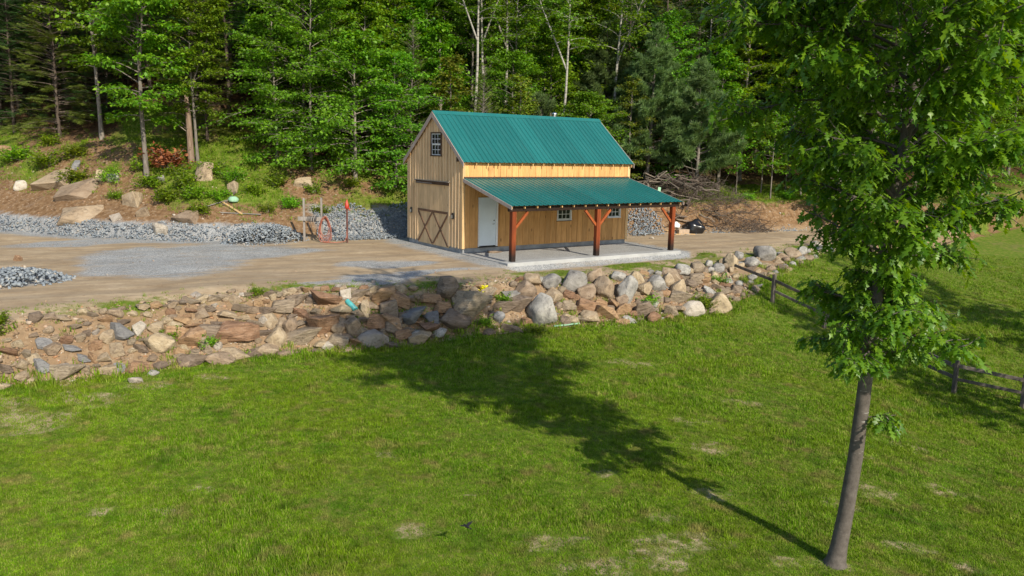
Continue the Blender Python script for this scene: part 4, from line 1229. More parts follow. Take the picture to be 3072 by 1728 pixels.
KIND['hemlock'] = [conifer('hemlock', 220 + q, (7.5, 9.5)[q], (2.1, 2.4)[q], .5, M['bark_dark'], M['needle_olive' if q else 'needle_dark'], trunk_r=.09, whorl=.27, spray=.5, droop=.5, el0=.1) for q in range(2)]
KIND['cedar'] = [conifer('cedar', 230, 7.5, 1.5, .8, M['bark'], M['needle_olive'], trunk_r=.09, whorl=.24, spray=.42, droop=.1, el0=.25, dead=4)]
KIND['pine'] = [conifer('pine', 240 + q, (9.5, 7.5, 4.5)[q], (3.0, 2.8, 2.0)[q], (1.9, 1.5, .5)[q], M['bark'], M['needle_pine'], trunk_r=.14, whorl=.42, per=6, spray=.44, droop=-.1, el0=.12, dead=9, tmpl=TUFT, dens=4.2, up=.16) for q in range(3)]


def add_tree(name, kind, var, x, y, sc=1.0, rz=None, label=None, cat='tree', group=None, zs=1.0, sink=.08, tilt=0.0):
    t, c = KIND[kind][var]
    root = empty(name, (x, y, gz(x, y) - sink), random.uniform(0, 6.28) if rz is None else rz)
    root.scale = (sc, sc, sc * zs)
    root.rotation_euler = (random.uniform(-.02, .02) + tilt, random.uniform(-.02, .02), root.rotation_euler[2])
    link('trunk', t, root); link('crown', c, root)
    tag(root, label, cat, group)
    return root


# trees that stand out
add_tree('maple_tree', 'maple', 0, -18.86, 41.34, .95, .6, 'slender maple with a straight grey trunk at the edge of the bank')
add_tree('hemlock_tree', 'hemlock', 1, -16.9, 44.6, .95, 1.0, 'ragged olive hemlock growing behind the dead snag')
for x, y, v, s, lab in ((-12.7, 43.2, 0, .88, 'leafy beech with branches to the ground at the left end of the thicket'), (-10.9, 43.3, 1, .95, 'tall beech thick with fresh leaves in the middle of the thicket'),
                        (-8.6, 43.6, 2, 1.05, 'low spreading beech at the thicket edge above the bare soil'), (-11.9, 45.6, 1, 1.1, 'beech rising behind the thicket by the grassy slope'), (-6.6, 44.6, 0, .85, 'small beech crowding the barn gable')):
    add_tree('beech_tree', 'beech', v, x, y, s, None, lab)
add_tree('pine_tree', 'pine', 0, 8.3, 51.0, 1.05, .3, 'large bluish white pine right of the barn roof')
add_tree('pine_tree', 'pine', 1, 11.4, 50.4, 1.1, 1.3, 'dark spreading pine above the brush pile')
add_tree('pine_tree', 'pine', 2, 1.5, 47.0, 1.2, 2.0, 'small round pine top showing just over the barn ridge')
add_tree('pine_tree', 'pine', 0, 6.0, 54.0, 1.0, 4.0, 'pine set back between two larger pines')
for x, y, v, s, lab in ((16.17, 50.83, 0, 1.0, 'thin pale sapling at the edge of the grassy cut bank'), (17.8, 53, 0, 1.15, 'forked young maple behind the cut bank'), (16.0, 52.4, 1, 1.1, 'yellow green sapling between the pine and the young maple'),
                        (18.6, 52.3, 1, 1.2, 'bushy sapling beyond the cut bank by the oak'), (14.2, 51.6, 0, .9, 'small sapling at the end of the brush pile')):
    add_tree('sapling', 'sapling', v, x, y, s, None, lab)
add_tree('maple_tree', 'maple', 1, 19.9, 49.6, .8, 0, 'grey trunked maple standing beside the far drive')
for x, y, v, s, lab in ((-2.4, 49.0, 0, 1.0, 'tall pale birch above the left end of the barn ridge'), (-.6, 52.5, 1, 1.05, 'slim pale birch standing behind the tall ridge birch'), (3.1, 50.2, 0, .95, 'forked birch behind the middle of the barn roof'), (6.1, 53, 1, 1.1, 'bare stemmed birch behind the flue')):
    add_tree('birch_tree', 'birch', v, x, y, s, None, lab)
for x, y, k, v, s_, nm, lab in ((-4.6, 49.3, 'maple', 3, .8, 'maple_tree', 'bushy maple behind the narrow cedar at the gable'), (-.2, 49.6, 'beech', 0, .8, 'beech_tree', 'bright beech between the ridge birches'), (2.2, 52.4, 'maple', 1, .85, 'maple_tree', 'full maple behind the forked birch'),
                                (4.6, 49.4, 'beech', 2, .8, 'beech_tree', 'low beech showing over the middle of the ridge'), (5.0, 55.5, 'maple', 3, 1.1, 'maple_tree', 'bright maple between the bare birch and the pines'), (9.8, 54.0, 'beech', 1, 1.0, 'beech_tree', 'tall beech rising behind the two pines'),
                                (13.4, 53.2, 'maple', 1, .8, 'maple_tree', 'bright maple right of the dark spreading pine'), (-8.6, 47.6, 'maple', 3, .9, 'maple_tree', 'rounded maple between thicket and gable'), (-2.9, 53.2, 'beech', 1, 1.0, 'beech_tree', 'tall beech behind the left ridge birch')):
    add_tree(nm, k, v, x, y, s_, None, lab)
add_tree('cedar_tree', 'cedar', 0, -6.0, 47.0, 1.1, 0, 'narrow olive cedar behind the barn gable')
add_tree('cedar_tree', 'cedar', 0, -1.8, 46.6, 1.0, 2, 'olive cedar just behind the barn ridge')
add_tree('maple_tree', 'yellow', 0, -3.6, 46.2, .85, 0, 'yellow leaved young maple behind the roof peak')
add_tree('maple_tree', 'yellow', 0, .2, 46.5, .8, 3, 'golden green young maple behind the ridge')
add_tree('maple_tree', 'yellow', 1, 7.0, 49.5, .62, 3, 'small yellow green maple at the right end of the ridge')

for x, y, v, s_, lab in ((20.8, 54.0, 2, .8, 'low beech on the bank beyond the oak'), (23.6, 54.4, 0, .75, 'beech on the bank behind the far drive'), (26.8, 54.0, 2, .9, 'spreading beech above the pasture corner'), (30.4, 52.6, 0, .8, 'beech at the far pasture edge')):
    add_tree('beech_tree', 'beech', v, x, y, s_, None, lab)

# the dead snag with its live neighbour
sn = tag(empty('dead_snag', (-16.92, 42.35, gz(-16.92, 42.35) - .1)), 'broken dead trunk with peeling reddish bark on the bank', 'tree')
r = np.random.default_rng(77)
T = [([(0, 0, 0), (-.03, 0, 1.2), (-.08, .02, 2.6), (-.12, 0, 3.3), (-.16, .02, 3.75)], [.20, .155, .14, .115, .02])] + [([(-.1 + .07 * math.cos(q), .07 * math.sin(q), 3.0), (-.14 + .08 * math.cos(q), .08 * math.sin(q), 3.5 + .2 * math.sin(5 * q))], [.05, .006]) for q in range(5)]
V, F = tubes(T, 9); link('trunk', np_mesh('trunk', V, F, M['bark_red'], True), sn)
T = []
for q in range(10):
    b = limb(r, (-.1, 0, r.uniform(1.5, 3.6)), r.uniform(0, 6.28), r.uniform(-.1, .7), r.uniform(.6, 2.0), 5, .2, .3); T.append((b, np.linspace(.028, .006, 5)))
V, F = tubes(T, 5); link('dead_branch', np_mesh('dead_branch', V, F, M['deadwood'], True), sn)
add_tree('maple_tree', 'maple', 2, -16.5, 42.15, .62, 2.2, 'thin leaning maple growing against the dead snag')

# the wood behind: each tree a thing, copies share their meshes
LABS = {'maple': ('maple_tree', 'leafy maple standing in the hillside wood', 'maples in the hillside wood'),
        'yellow': ('maple_tree', 'yellow green maple standing in the hillside wood', 'yellow green maples in the wood'),
        'spruce': ('spruce_tree', 'dark spruce standing in the hillside wood', 'spruces in the hillside wood'),
        'hemlock': ('hemlock_tree', 'drooping hemlock in the hillside wood', 'hemlocks in the hillside wood'),
        'birch': ('birch_tree', 'pale birch standing deep in the hillside wood', 'birches in the hillside wood'),
        'beech': ('beech_tree', 'leafy beech standing deep in the hillside wood', 'beeches in the hillside wood')}
r = np.random.default_rng(31)
taken = [(o.location.x, o.location.y) for o in COL.objects if o.get('category') == 'tree']
cnt = 0
for _ in range(9000):
    x = r.uniform(-44, 46); y = r.uniform(40, 88)
    if abs(x) > .70 * y + 5: continue
    s_, n_, _a, _b, _c, d = [float(q) for q in zones(x, y)]
    edge = float(np.interp(s_, [-10, 7, 8.5, 13, 14.5, 28, 31, 60], [8.5, 7, 12.5, 12, 6.5, 6.5, 7.5, 7]))
    if d < edge: continue
    deep = d - edge
    gap = 2.0 if deep < 8 else 2.6 if deep < 18 else 3.6
    if any((x - a) ** 2 + (y - b) ** 2 < gap * gap for a, b in taken): continue
    u = r.uniform()
    if s_ < 14: k = 'spruce' if u < .78 else 'hemlock' if u < .90 else 'maple' if u < .96 else 'birch'
    elif x < 2: k = 'maple' if u < .42 else 'spruce' if u < .66 else 'yellow' if u < .76 else 'beech' if u < .88 else 'birch'
    elif x < 14: k = 'maple' if u < .36 else 'spruce' if u < .62 else 'yellow' if u < .78 else 'hemlock' if u < .86 else 'birch'
    else: k = 'maple' if u < .5 else 'spruce' if u < .75 else 'beech' if u < .9 else 'birch'
    nm, lab, grp = LABS[k]
    where = 'above the cut bank' if s_ < 8.5 else 'up the hill behind the barn' if x < 7 else 'beyond the pines and brush pile' if x < 16 else 'beyond the far drive'
    where = ('at the wood edge ' if deep < 4 else 'in the wood ' if deep < 14 else 'far back in the wood ') + where
    lab = lab.split(' standing')[0].split(' in the')[0] + ' ' + where; grp = nm.replace('_', ' ') + 's ' + ('yellow green ' if k == 'yellow' else '') + where
    add_tree(nm, k, int(r.integers(len(KIND[k]))), x, y, r.uniform(.8, 1.2), r.uniform(0, 6.28), lab, 'tree', grp, r.uniform(.9, 1.15))
    taken.append((x, y)); cnt += 1
    if cnt >= 260: break

# ---------------------------------------------------------------- the oak on the lawn
OUT = [(0, .0), (.20, .13), (.29, .045), (.45, .235), (.53, .06), (.70, .21), (.79, .06), (1.0, 0)]
_v = [(x, 0, .03 - .22 * x * x) for x, y in OUT] + [(x, y, .0 - .22 * x * x + .10 * y) for x, y in OUT[1:-1]] + [(x, -y, .0 - .22 * x * x + .10 * y) for x, y in OUT[1:-1]]
_f = []; n_ = len(OUT)
for sg, off in ((1, n_), (-1, n_ + n_ - 2)):
    for q in range(n_ - 1):
        a, b = q, q + 1
        oa = off + q - 1 if q > 0 else None; ob = off + q if q + 1 < n_ - 1 else None
        if oa is None: t = (a, b, ob)
        elif ob is None: t = (a, b, oa)
        else: t = None
        if t: _f.append(t if sg > 0 else t[::-1])
        else:
            for t in ((a, b, ob), (a, ob, oa)): _f.append(t if sg > 0 else t[::-1])
OAKLEAF = (np.array(_v), np.array(_f))


def oak(name, seed, base, H, prof, nb, trunk_r, lean, label, leaf=.22, top_h=None, sprig=True, tips_per=9, step_az=2.399, tmpl=None, asym=0.0):
    r = np.random.default_rng(seed)
    root = tag(empty(name, (base[0], base[1], gz(*base) - .06)), label, 'tree')
    kz = 14; zz = np.linspace(0, H, kz)
    tr = np.c_[lean[0] * zz + .04 * np.sin(zz * 1.1), lean[1] * zz + .03 * np.cos(zz * .9) - .03, zz]
    rad = trunk_r * (1 - .78 * (zz / H)); rad[0] *= 1.75
    tr2 = np.vstack([tr[0], tr[0] + (tr[1] - tr[0]) * .15, tr[0] + (tr[1] - tr[0]) * .4, tr[1:]]); rad = np.r_[rad[0], trunk_r * 1.22, trunk_r * 1.04, rad[1:]]
    V, F = tubes([(tr2, rad)], 16); link('trunk', np_mesh(name + '_trunk', V, F, M['bark_oak'], True), root)
    T = []; tips = []; dirs = []

    def bough(p0, az, el, L_, rr):
        b = limb(r, p0, az, el, L_, 7, .35, .13); T.append((b, np.linspace(rr, .007, 7)))
        nt2 = max(4, int(tips_per * L_ / 1.6))
        for w_ in range(nt2):
            tt = r.uniform(.22, 1.0); p1 = along(b, np.array([tt]))[0]
            a2 = az + r.choice([-1, 1]) * r.uniform(.25, 1.25)
            b2 = limb(r, p1, a2, el * .4 + r.normal() * .35, r.uniform(.25, .55) * (.5 + .35 * L_), 4, .3, .2)
            T.append((b2, np.linspace(.009, .004, 4)))
            for q_ in (1.0, .6, .3):
                tips.append(along(b2, np.array([q_ * .999]))[0]); dirs.append(unit(b2[-1] - b2[0]))
        tips.append(b[-1]); dirs.append(unit(b[-1] - b[-2]))
    for q in range(nb):
        t = (q + r.uniform(0, 1)) / nb
        h = prof[0][0] + (H * .985 - prof[0][0]) * t
        L_ = float(np.interp(h, [p_[0] for p_ in prof], [p_[1] for p_ in prof])) * r.uniform(.72, 1.08)
        if L_ < .25: continue
        p0 = along(tr, np.array([h / H]))[0]
        e = np.interp(h / H, [.25, .45, 1], [.12, .35, 1.0]) + r.normal() * .16
        az_ = q * step_az + r.normal() * .35; L_ *= 1 + asym * math.cos(az_)
        bough(p0, az_, e, L_ / max(.55, math.cos(e)), .028 * (1 - .5 * h / H) + .008)
    if sprig:
        bough(along(tr, np.array([2.5 / H]))[0], -.2, .3, .5, .012)
    V, F = tubes(T, 5); link('branches', np_mesh(name + '_branches', V, F, M['bark_oak'], True), root)
    tips = np.array(tips); dirs = np.array(dirs); k = 6
    P0 = np.repeat(tips, k, 0) + r.normal(size=(len(tips) * k, 3)) * .045
    az = np.tile(np.arange(k) * 2 * math.pi / k, len(tips)) + r.uniform(0, 6.28, len(tips)).repeat(k) + r.normal(size=len(P0)) * .3
    dr_ = np.repeat(dirs, k, 0)
    A = unit(dr_ * .45 + np.stack([np.cos(az), np.sin(az), -.75 + .4 * r.normal(size=len(az))], 1))
    Nn = unit(np.stack([r.normal(size=len(az)) * .35, r.normal(size=len(az)) * .35, np.ones(len(az))], 1) + .35 * A * np.array([1, 1, 0]))
    V, F = place_template(P0, A, Nn, leaf * r.uniform(.42, 1.2, len(az)), *(tmpl or OAKLEAF))
    link('crown', np_mesh(name + '_crown', V, F, M['leaf_oak']), root)
    return root


OAKP = [(3.45, .7), (3.65, 1.2), (4.15, 1.3), (4.35, .45), (4.75, .4), (4.95, 1.2), (6.0, 1.7), (7.0, 2.3), (7.8, 3.2), (8.8, 3.25), (10.2, 2.3), (12.0, .6)]
oak('oak_tree', 5, (5.23, 11.8), 12.0, OAKP, 116, .124, (.055, .0), 'young oak with a straight grey trunk and lobed leaves on the lawn', leaf=.215, tips_per=18, asym=.06)
OAKQ = [(2.6, 2.2), (4, 3.2), (7, 3.6), (9.5, 2.4), (11, .6)]
oak('oak_tree', 6, (19.6, 19.2), 11.0, OAKQ, 44, .17, (0, 0), 'broad oak beside the end of the rail fence', sprig=False, tips_per=7, tmpl=LEAF4)
oak('oak_tree', 8, (24.5, 26.5), 10.0, OAKQ, 40, .16, (0, 0), 'oak standing out in the pasture beyond the fence', sprig=False, tips_per=7, tmpl=LEAF4)


# ---------------------------------------------------------------- bushes, brush and debris
def bush_mesh(seed, R, H, n, leaf, mat):
    r = np.random.default_rng(seed); T = []; P0 = []; A = []
    for q in range(n):
        az = r.uniform(0, 6.28); e = r.uniform(.35, 1.4); L_ = r.uniform(.6, 1.1) * (H * math.sin(e) + R * math.cos(e))
        b = limb(r, (r.normal() * .08, r.normal() * .08, 0), az, e, L_, 5, .45, .2); T.append((b, np.linspace(.012, .004, 5)))
        m_ = 34; tt = r.uniform(.25, 1, m_)
        P0.append(along(b, np.clip(tt, 0, .999)) + r.normal(size=(m_, 3)) * .09); A.append(unit(unit(b[-1] - b[0])[None] * .4 + r.normal(size=(m_, 3)) * np.array([.8, .8, .4])))
    P0 = np.concatenate(P0); A = np.concatenate(A); P0[:, 2] = np.maximum(P0[:, 2], .02)
    Nn = unit(np.stack([r.normal(size=len(P0)) * .5, r.normal(size=len(P0)) * .5, np.ones(len(P0))], 1))
    V, F = place_template(P0, A, Nn, leaf * r.uniform(.6, 1.2, len(P0)), *LEAF4)
    V2, F2 = tubes(T, 4)
    return np_mesh('stems', V2, F2, M['bark'], True), np_mesh('leaves', V, F, mat)


BUSH = [bush_mesh(300 + q, (.7, .9, .6)[q], (.7, .6, .9)[q], (26, 34, 22)[q], .14, M['leaf_bush']) for q in range(3)]
BUSH.append(bush_mesh(310, .75, .65, 34, .13, M['leaf_rust']))
bushes = [(-22.95, 42.2, 1.1), (-15.64, 39.57, .9), (-15.34, 41.1, 1.0), (-16.42, 40.33, 1.1), (-11.18, 40.02, .8), (-12.31, 41.11, .9), (-9.69, 40.05, .7), (-18.39, 40.61, 1.0), (-20.71, 41.25, .9),
          (-8.62, 43.1, .8), (-27.43, 44.81, 1.2), (-25.33, 43.71, 1.2), (-14.22, 40.76, .9), (-14.47, 39.5, .8), (-19.38, 41.76, .9), (-15.11, 38.55, .8), (-17.13, 39.57, 1.0), (-17.3, 41.3, .8), (-26.4, 46.0, 1.0),
          (-13.1, 40.2, .8), (-10.4, 41.6, .8), (-19.9, 40.1, .6), (-23.9, 44.2, 1.0), (-12.1, 39.3, .6), (14.6, 50.2, .7), (17.3, 51.2, .8), (-4.9, 43.4, .9), (13.2, 50.5, .6)]
LAND = [(-24.1, 42.5, 'beside the wide tan rock slab'), (-18.86, 41.3, 'at the foot of the slender maple'), (-15.7, 40.8, 'beside the domed tan boulder'), (-14, 39.2, 'beside the bank debris'), (-9.5, 40, 'on the bank behind the hose rack'),
        (-12.3, 41.2, 'on the grassy slope below the beech thicket'), (-21, 41.3, 'beside the upright tan block'), (-26.5, 45.5, 'high on the bank by the dark firs'), (-17.2, 39.6, 'on the bare bank above the crushed stone'), (-8.6, 43.1, 'under the beech thicket'),
        (-4.9, 43.4, 'behind the barn'), (14.5, 50.3, 'at the end of the brush pile'), (17.3, 51.2, 'below the pale saplings')]
for q, (x, y, s) in enumerate(bushes):
    st_, lv = BUSH[q % 3]
    b = empty('bush', (x, y, gz(x, y) - .03), random.uniform(0, 6)); b.scale = (s * 1.05, s * 1.0, s * .85)
    link('stems', st_, b); link('leaves', lv, b)
    w_ = min(((x - a) ** 2 + (y - c) ** 2, t) for a, c, t in LAND)[1]
    tag(b, 'low leafy green bush ' + w_, 'bush', 'bushes ' + w_)
b = tag(empty('dead_bush', (-17.95, 41.85, gz(-17.95, 41.85) - .03)), 'heap of rust red dead twigs between the maple and the snag', 'dead bush'); b.scale = (1.7, 1.5, 1.35)
link('stems', BUSH[3][0], b); link('leaves', BUSH[3][1], b)
# leafy clumps in the boulder wall
for x, y, s, lab in ((7.55, 30.45, .75, 'fresh green shrub growing between the last boulders of the wall'), (5.2, 29.6, .55, 'weedy clump hanging over the boulder wall'), (-.3, 26.9, .5, 'green clump among the dark wall stones'),
                     (-12.95, 19.75, .5, 'bright weeds spilling over the left end of the rubble wall'), (-7.85, 24.35, .4, 'small green clump on top of the rubble wall'), (-9.6, 21.95, .45, 'weeds at the foot of the rubble wall beside an orange stone'), (-8.75, 22.2, .5, 'leafy weeds where the rubble wall meets the lawn'), (-3.0, 25.4, .5, 'clump of weeds on the wall crest near the yellow flowers'), (-.9, 25.9, .5, 'dark weeds below the slab in the boulder wall'),
                     (.9, 25.9, .5, 'weeds at the foot of the big grey boulder'), (-13.1, 19.4, .55, 'green clump in the left end of the rubble wall'), (8.6, 32.9, .55, 'dark weeds beside the fence end')):
    st_, lv = BUSH[int(abs(x)) % 3]
    b = tag(empty('bush', (x, y, gz(x, y) - .03), random.uniform(0, 6)), lab, 'bush'); b.scale = (s, s, s * .8)
    link('stems', st_, b); link('leaves', lv, b)

# brush pile: branches, logs and boards thrown against the bank
bp = tag(empty('brush_pile', (9.6, 47.0, gz(9.6, 47.0))), 'big heap of dead branches, logs and old boards behind the porch', 'brush pile')
r = np.random.default_rng(91)


def pile_h(x, y):
    return gz(x, y) + 1.25 * max(0, 1 - ((x - 9.4) / 3.6) ** 2 - ((y - 47.6) / 2.2) ** 2)


for q in range(95):
    a = r.uniform(0, 6.28); rad = math.sqrt(r.uniform(0, 1)); x = 8.9 + 3.5 * rad * math.cos(a); y = 47.2 + 1.9 * rad * math.sin(a)
    L_ = r.uniform(.7, 2.6); az = r.normal() * .7 + (0 if r.uniform() < .6 else 1.4); e = r.normal() * .3
    d = Vector((math.cos(az) * math.cos(e), math.sin(az) * math.cos(e), math.sin(e)))
    c0 = Vector((x, y, pile_h(x, y) + r.uniform(-.15, .2))) - bp.location
    if q % 4 == 0:
        me = beam_mesh('plank', -d * L_ / 2, d * L_ / 2, r.uniform(.08, .2), r.uniform(.03, .06), M['deadwood']); nm = 'plank'
    else:
        pts = np.array([-d * L_ / 2, -d * L_ / 6 + Vector(r.normal(size=3) * .06), d * L_ / 6 + Vector(r.normal(size=3) * .06), d * L_ / 2]); rr = r.uniform(.02, .10 if q % 7 == 0 else .05)
        V, F = tubes([(pts, np.linspace(rr, rr * .6, 4))], 6); me = np_mesh('branch', V, F, M['deadwood'] if q % 3 == 0 else M['bark_dark'], True); nm = 'branch'
    link(nm, me, bp, c0)
c0 = Vector((8.2, 45.7, gz(8.2, 45.7) + .6)) - bp.location
link('green_board', beam_mesh('green_board', (0, .3, -.7), (.12, .5, .6), .16, .03, M['mint'], up=(0, 1, 0)), bp, c0)
T = []
for q in range(1300):
    a = r.uniform(0, 6.28); rad = math.sqrt(r.uniform(0, 1)); x = 11.3 + 4.2 * rad * math.cos(a); y = 47.9 + 1.7 * rad * math.sin(a)
    z = gz(x, y) + 1.3 * max(0, 1 - rad * rad) * r.uniform(.15, 1.1)
    b = limb(r, (x, y, z), r.uniform(0, 6.28), r.normal() * .5, r.uniform(.5, 1.6), 4, .2, .35); T.append((b - np.array(bp.location), np.linspace(r.uniform(.008, .022), .003, 4)))
V, F = tubes(T, 4); o = link('twigs', np_mesh('twigs', V, F, M['bark_dark'], True), bp); o['kind'] = 'stuff'

# rubbish beside the drive
def blob(name, sx, sy, sz, seed, mat, rough=.12):
    bm = bmesh.new(); bmesh.ops.create_icosphere(bm, subdivisions=3, radius=.5); r = np.random.default_rng(seed); ph = r.uniform(0, 6, 6)
    for v in bm.verts:
        c = v.co; f = 1 + rough * (math.sin(9 * c.x + ph[0]) * math.sin(7 * c.y + ph[1]) + .6 * math.sin(15 * c.z + ph[2] + 6 * c.x))
        c *= f; c.z = max(c.z, -.28) if c.z < 0 else c.z * (1 + .25 * max(0, .3 - c.x * c.x - c.y * c.y))
        c.x *= sx; c.y *= sy; c.z = (c.z + .28) * sz
    me = bpy.data.meshes.new(name); bm.to_mesh(me); bm.free(); me.materials.append(mat)
    me.polygons.foreach_set('use_smooth', np.ones(len(me.polygons), bool)); return me


tag(link('rubbish_bag', blob('rubbish_bag', 1.25, .9, 1.0, 3, M['bag']), None, (10.3, 45.5, gz(10.3, 45.5) - .01)), 'black plastic rubbish bag slumped beside the far drive', 'bag')
tag(link('cardboard_box', box_mesh('cardboard_box', -.33, .33, -.2, .2, 0, .26, M['card'], .01), None, (9.55, 45.1, gz(9.55, 45.1)), (0, 0, .3)), 'flattened brown cardboard box beside the rubbish bag', 'box')
tag(link('white_bag', blob('white_bag', .45, .4, .42, 5, M['white']), None, (9.25, 45.45, gz(9.25, 45.45) + .0)), 'small white bag behind the cardboard box', 'bag')
for q, (x, y, a) in enumerate(((9.3, 44.7, .4), (9.9, 44.8, -.3), (8.7, 45.0, 1.0))):
    tag(link('board_scrap', box_mesh('board_scrap', -.3, .3, -.07, .07, 0, .03, M['trim_pine']), None, (x, y, gz(x, y) + .005), (0, 0, a)), 'pale scrap of board on the drive by the rubbish', 'board', 'board scraps by the rubbish')

# debris on the bank: planks and a green sheet
dbr = ((-14.4, 39.2, .5, 1.6, 'greywood', 'grey plank lying highest on the bank debris'), (-13.7, 38.95, -.5, 1.3, 'trim_pine', 'pale plank slanting down the bank debris'), (-13.2, 38.75, .1, 1.9, 'greywood', 'long grey plank at the lower edge of the bank debris'), (-14.0, 39.5, 1.2, .9, 'deadwood', 'short dead stick behind the bank debris'))
for x, y, a, L_, mt, lab in dbr:
    d = np.array([math.cos(a), math.sin(a)]) * L_ / 2
    p0 = Vector((x - d[0], y - d[1], gz(x - d[0], y - d[1]) + .06)); p1 = Vector((x + d[0], y + d[1], gz(x + d[0], y + d[1]) + .10))
    tag(link('plank', beam_mesh('plank', p0, p1, .12, .035, M[mt])), lab, 'plank')
tag(link('plastic_tub', blob('plastic_tub', .5, .45, .35, 9, M['mint'], .05), None, (-13.75, 39.35, gz(-13.75, 39.35) + .03)), 'pale green plastic lump among the bank debris', 'plastic')

# hose rack with its cable, the hose and the hydrant
hx0, hy0 = -9.75, 37.15
hr_ = tag(empty('hose_rack', (hx0 + .35, hy0 + .1, gz(hx0 + .35, hy0 + .1))), 'weathered two post rack with a crossbar beside the hydrant', 'rack')
z0 = gz(hx0, hy0) - .3 - hr_.location.z
box('post', -.40, -.31, -.05, .04, z0, 2.02, M['greywood'], hr_, .005)
box('post', .40, .48, .05, .14, z0, 2.05, M['greywood'], hr_, .005)
box('crossbar', -.62, .72, -.145, -.055, .98, 1.17, M['greywood'], hr_, .006)
T = []
for q in range(9):
    u = -.15 + q * .052; ph = random.uniform(-.02, .02)
    loop = [(u + ph + .03 * math.sin(t), -.10 + .075 * math.cos(t), 1.075 + .125 * math.sin(t)) for t in np.linspace(0, 2 * math.pi, 13)]
    T.append((loop, [.014] * 13))
T.append(([(-.05, -.15, .98), (.02, -.16, .72), (-.02, -.15, .50), (-.10, -.14, .55), (-.12, -.15, .95)], [.012] * 5))
V, F = tubes(T, 6); tag(link('cable', np_mesh('cable', V, F, M['cable'], True), None, hr_.location), 'grey cable wound round the crossbar of the rack', 'cable')
T = []
r = np.random.default_rng(8)
for q in range(7):
    w, h_, dx = .15 + .024 * q * r.uniform(.6, 1.3), .40 + .045 * q, r.normal() * .02
    loop = [(.66 + dx + w * math.sin(t) * (1.15 - .35 * math.cos(t)), -.19 - .02 * q + .015 * math.sin(3 * t), 1.12 - h_ * (1 - math.cos(t)) + .02 * q) for t in np.linspace(0, 2 * math.pi, 25)]
    loop = [(a, b, max(c, .035)) for a, b, c in loop]
    T.append((loop, [.013] * 25))
T.append(([(.55, -.30, .03), (.9, -.42, .03), (1.25, -.35, .03), (1.55, -.1, .05), (1.62, .05, .3), (1.6, .10, .55)], [.017] * 6))
V, F = tubes(T, 6); tag(link('garden_hose', np_mesh('garden_hose', V, F, M['hose'], True), None, hr_.location), 'orange garden hose hanging in loops from the rack', 'hose')
hyx, hyy = hr_.location.x + 1.62, hr_.location.y + .12
hy = tag(empty('yard_hydrant', (hyx, hyy, gz(hyx, hyy) - .05)), 'thin yard hydrant with a red handle head', 'hydrant')
V, F = tubes([([(0, 0, 0), (0, 0, 1.62)], [.045, .042])], 10); link('standpipe', np_mesh('standpipe', V, F, M['rust_pipe'], True), hy)
V, F = tubes([([(0, 0, 1.62), (0, 0, 1.70), (0, 0, 1.82), (0, 0, 1.98), (.01, 0, 2.08)], [.05, .11, .10, .05, .01])], 10); link('head', np_mesh('head', V, F, M['red'], True), hy)
V, F = tubes([([(.03, -.02, 1.70), (.12, -.06, 1.66), (.14, -.07, 1.58)], [.028, .026, .024])], 8); link('spout', np_mesh('spout', V, F, M['red'], True), hy)

# step stone, drain pipe, green plank, yellow clump
sx, sy = BX + CR * 1.5 + SR * .45, BY + SR * 1.5 - CR * .45
me = rock_mesh('step_stone', 1, 4242); me.materials.append(SM['t'])
tag(link('step_stone', me, None, (sx, sy, .055), (0, 0, ROT), (.95, .5, .13)), 'flat tan stepping stone below the entrance door', 'stone')
px_, py_ = -5.02, 24.85; pz_ = gz(px_, py_) + .22
ax = Vector((.62, -.62, -.36)).normalized(); a = Vector((px_, py_, pz_)) - ax * .35; b = Vector((px_, py_, pz_)) + ax * .16
V, F = tubes([([a, b], [.085, .085])], 14); n1 = len(V); V2, F2 = tubes([([b, a + ax * .05], [.074, .074])], 14)
ring = np.array([(q, (q + 1) % 14, n1 + (q + 1) % 14, n1 + q) for q in range(14)]) + np.array([14, 14, 0, 0])
tag(link('drain_pipe', np_mesh('drain_pipe', np.vstack([V, V2]), np.vstack([F, F2 + n1, ring]), M['pipe'], True)), 'short teal plastic drain pipe sticking out of the rubble wall', 'pipe')
x0_, y0_, x1_, y1_ = 1.45, 26.65, 2.35, 27.1
tag(link('green_plank', beam_mesh('green_plank', (x0_, y0_, gz(x0_, y0_) + .05), (x1_, y1_, gz(x1_, y1_) + .12), .10, .04, M['mint'])), 'faded green plank lying at the foot of the boulder wall', 'plank')
yx, yy = -.92, 26.75
r = np.random.default_rng(4); k = 90
P0 = np.stack([r.normal(size=k) * .07, r.normal(size=k) * .07, r.uniform(.05, .20, k)], 1); A = unit(P0 + r.normal(size=(k, 3)) * .1); Nn = unit(np.stack([r.normal(size=k) * .4, r.normal(size=k) * .4, np.ones(k)], 1))
V, F = place_template(P0, A, Nn, np.full(k, .10), *LEAF4)
yf = tag(empty('yellow_flowers', (yx, yy, gz(yx, yy) + .06)), 'bright yellow flower clump on top of the stone wall', 'flowers')
link('petals', np_mesh('petals', V, F, M['yellow']), yf)
V, F = tubes([([(r.normal() * .02, r.normal() * .02, -.08), (q[0], q[1], q[2])], [.004, .003]) for q in P0[:20]], 4)
link('stems', np_mesh('stems', V, F, M['leaf_bush']), yf)

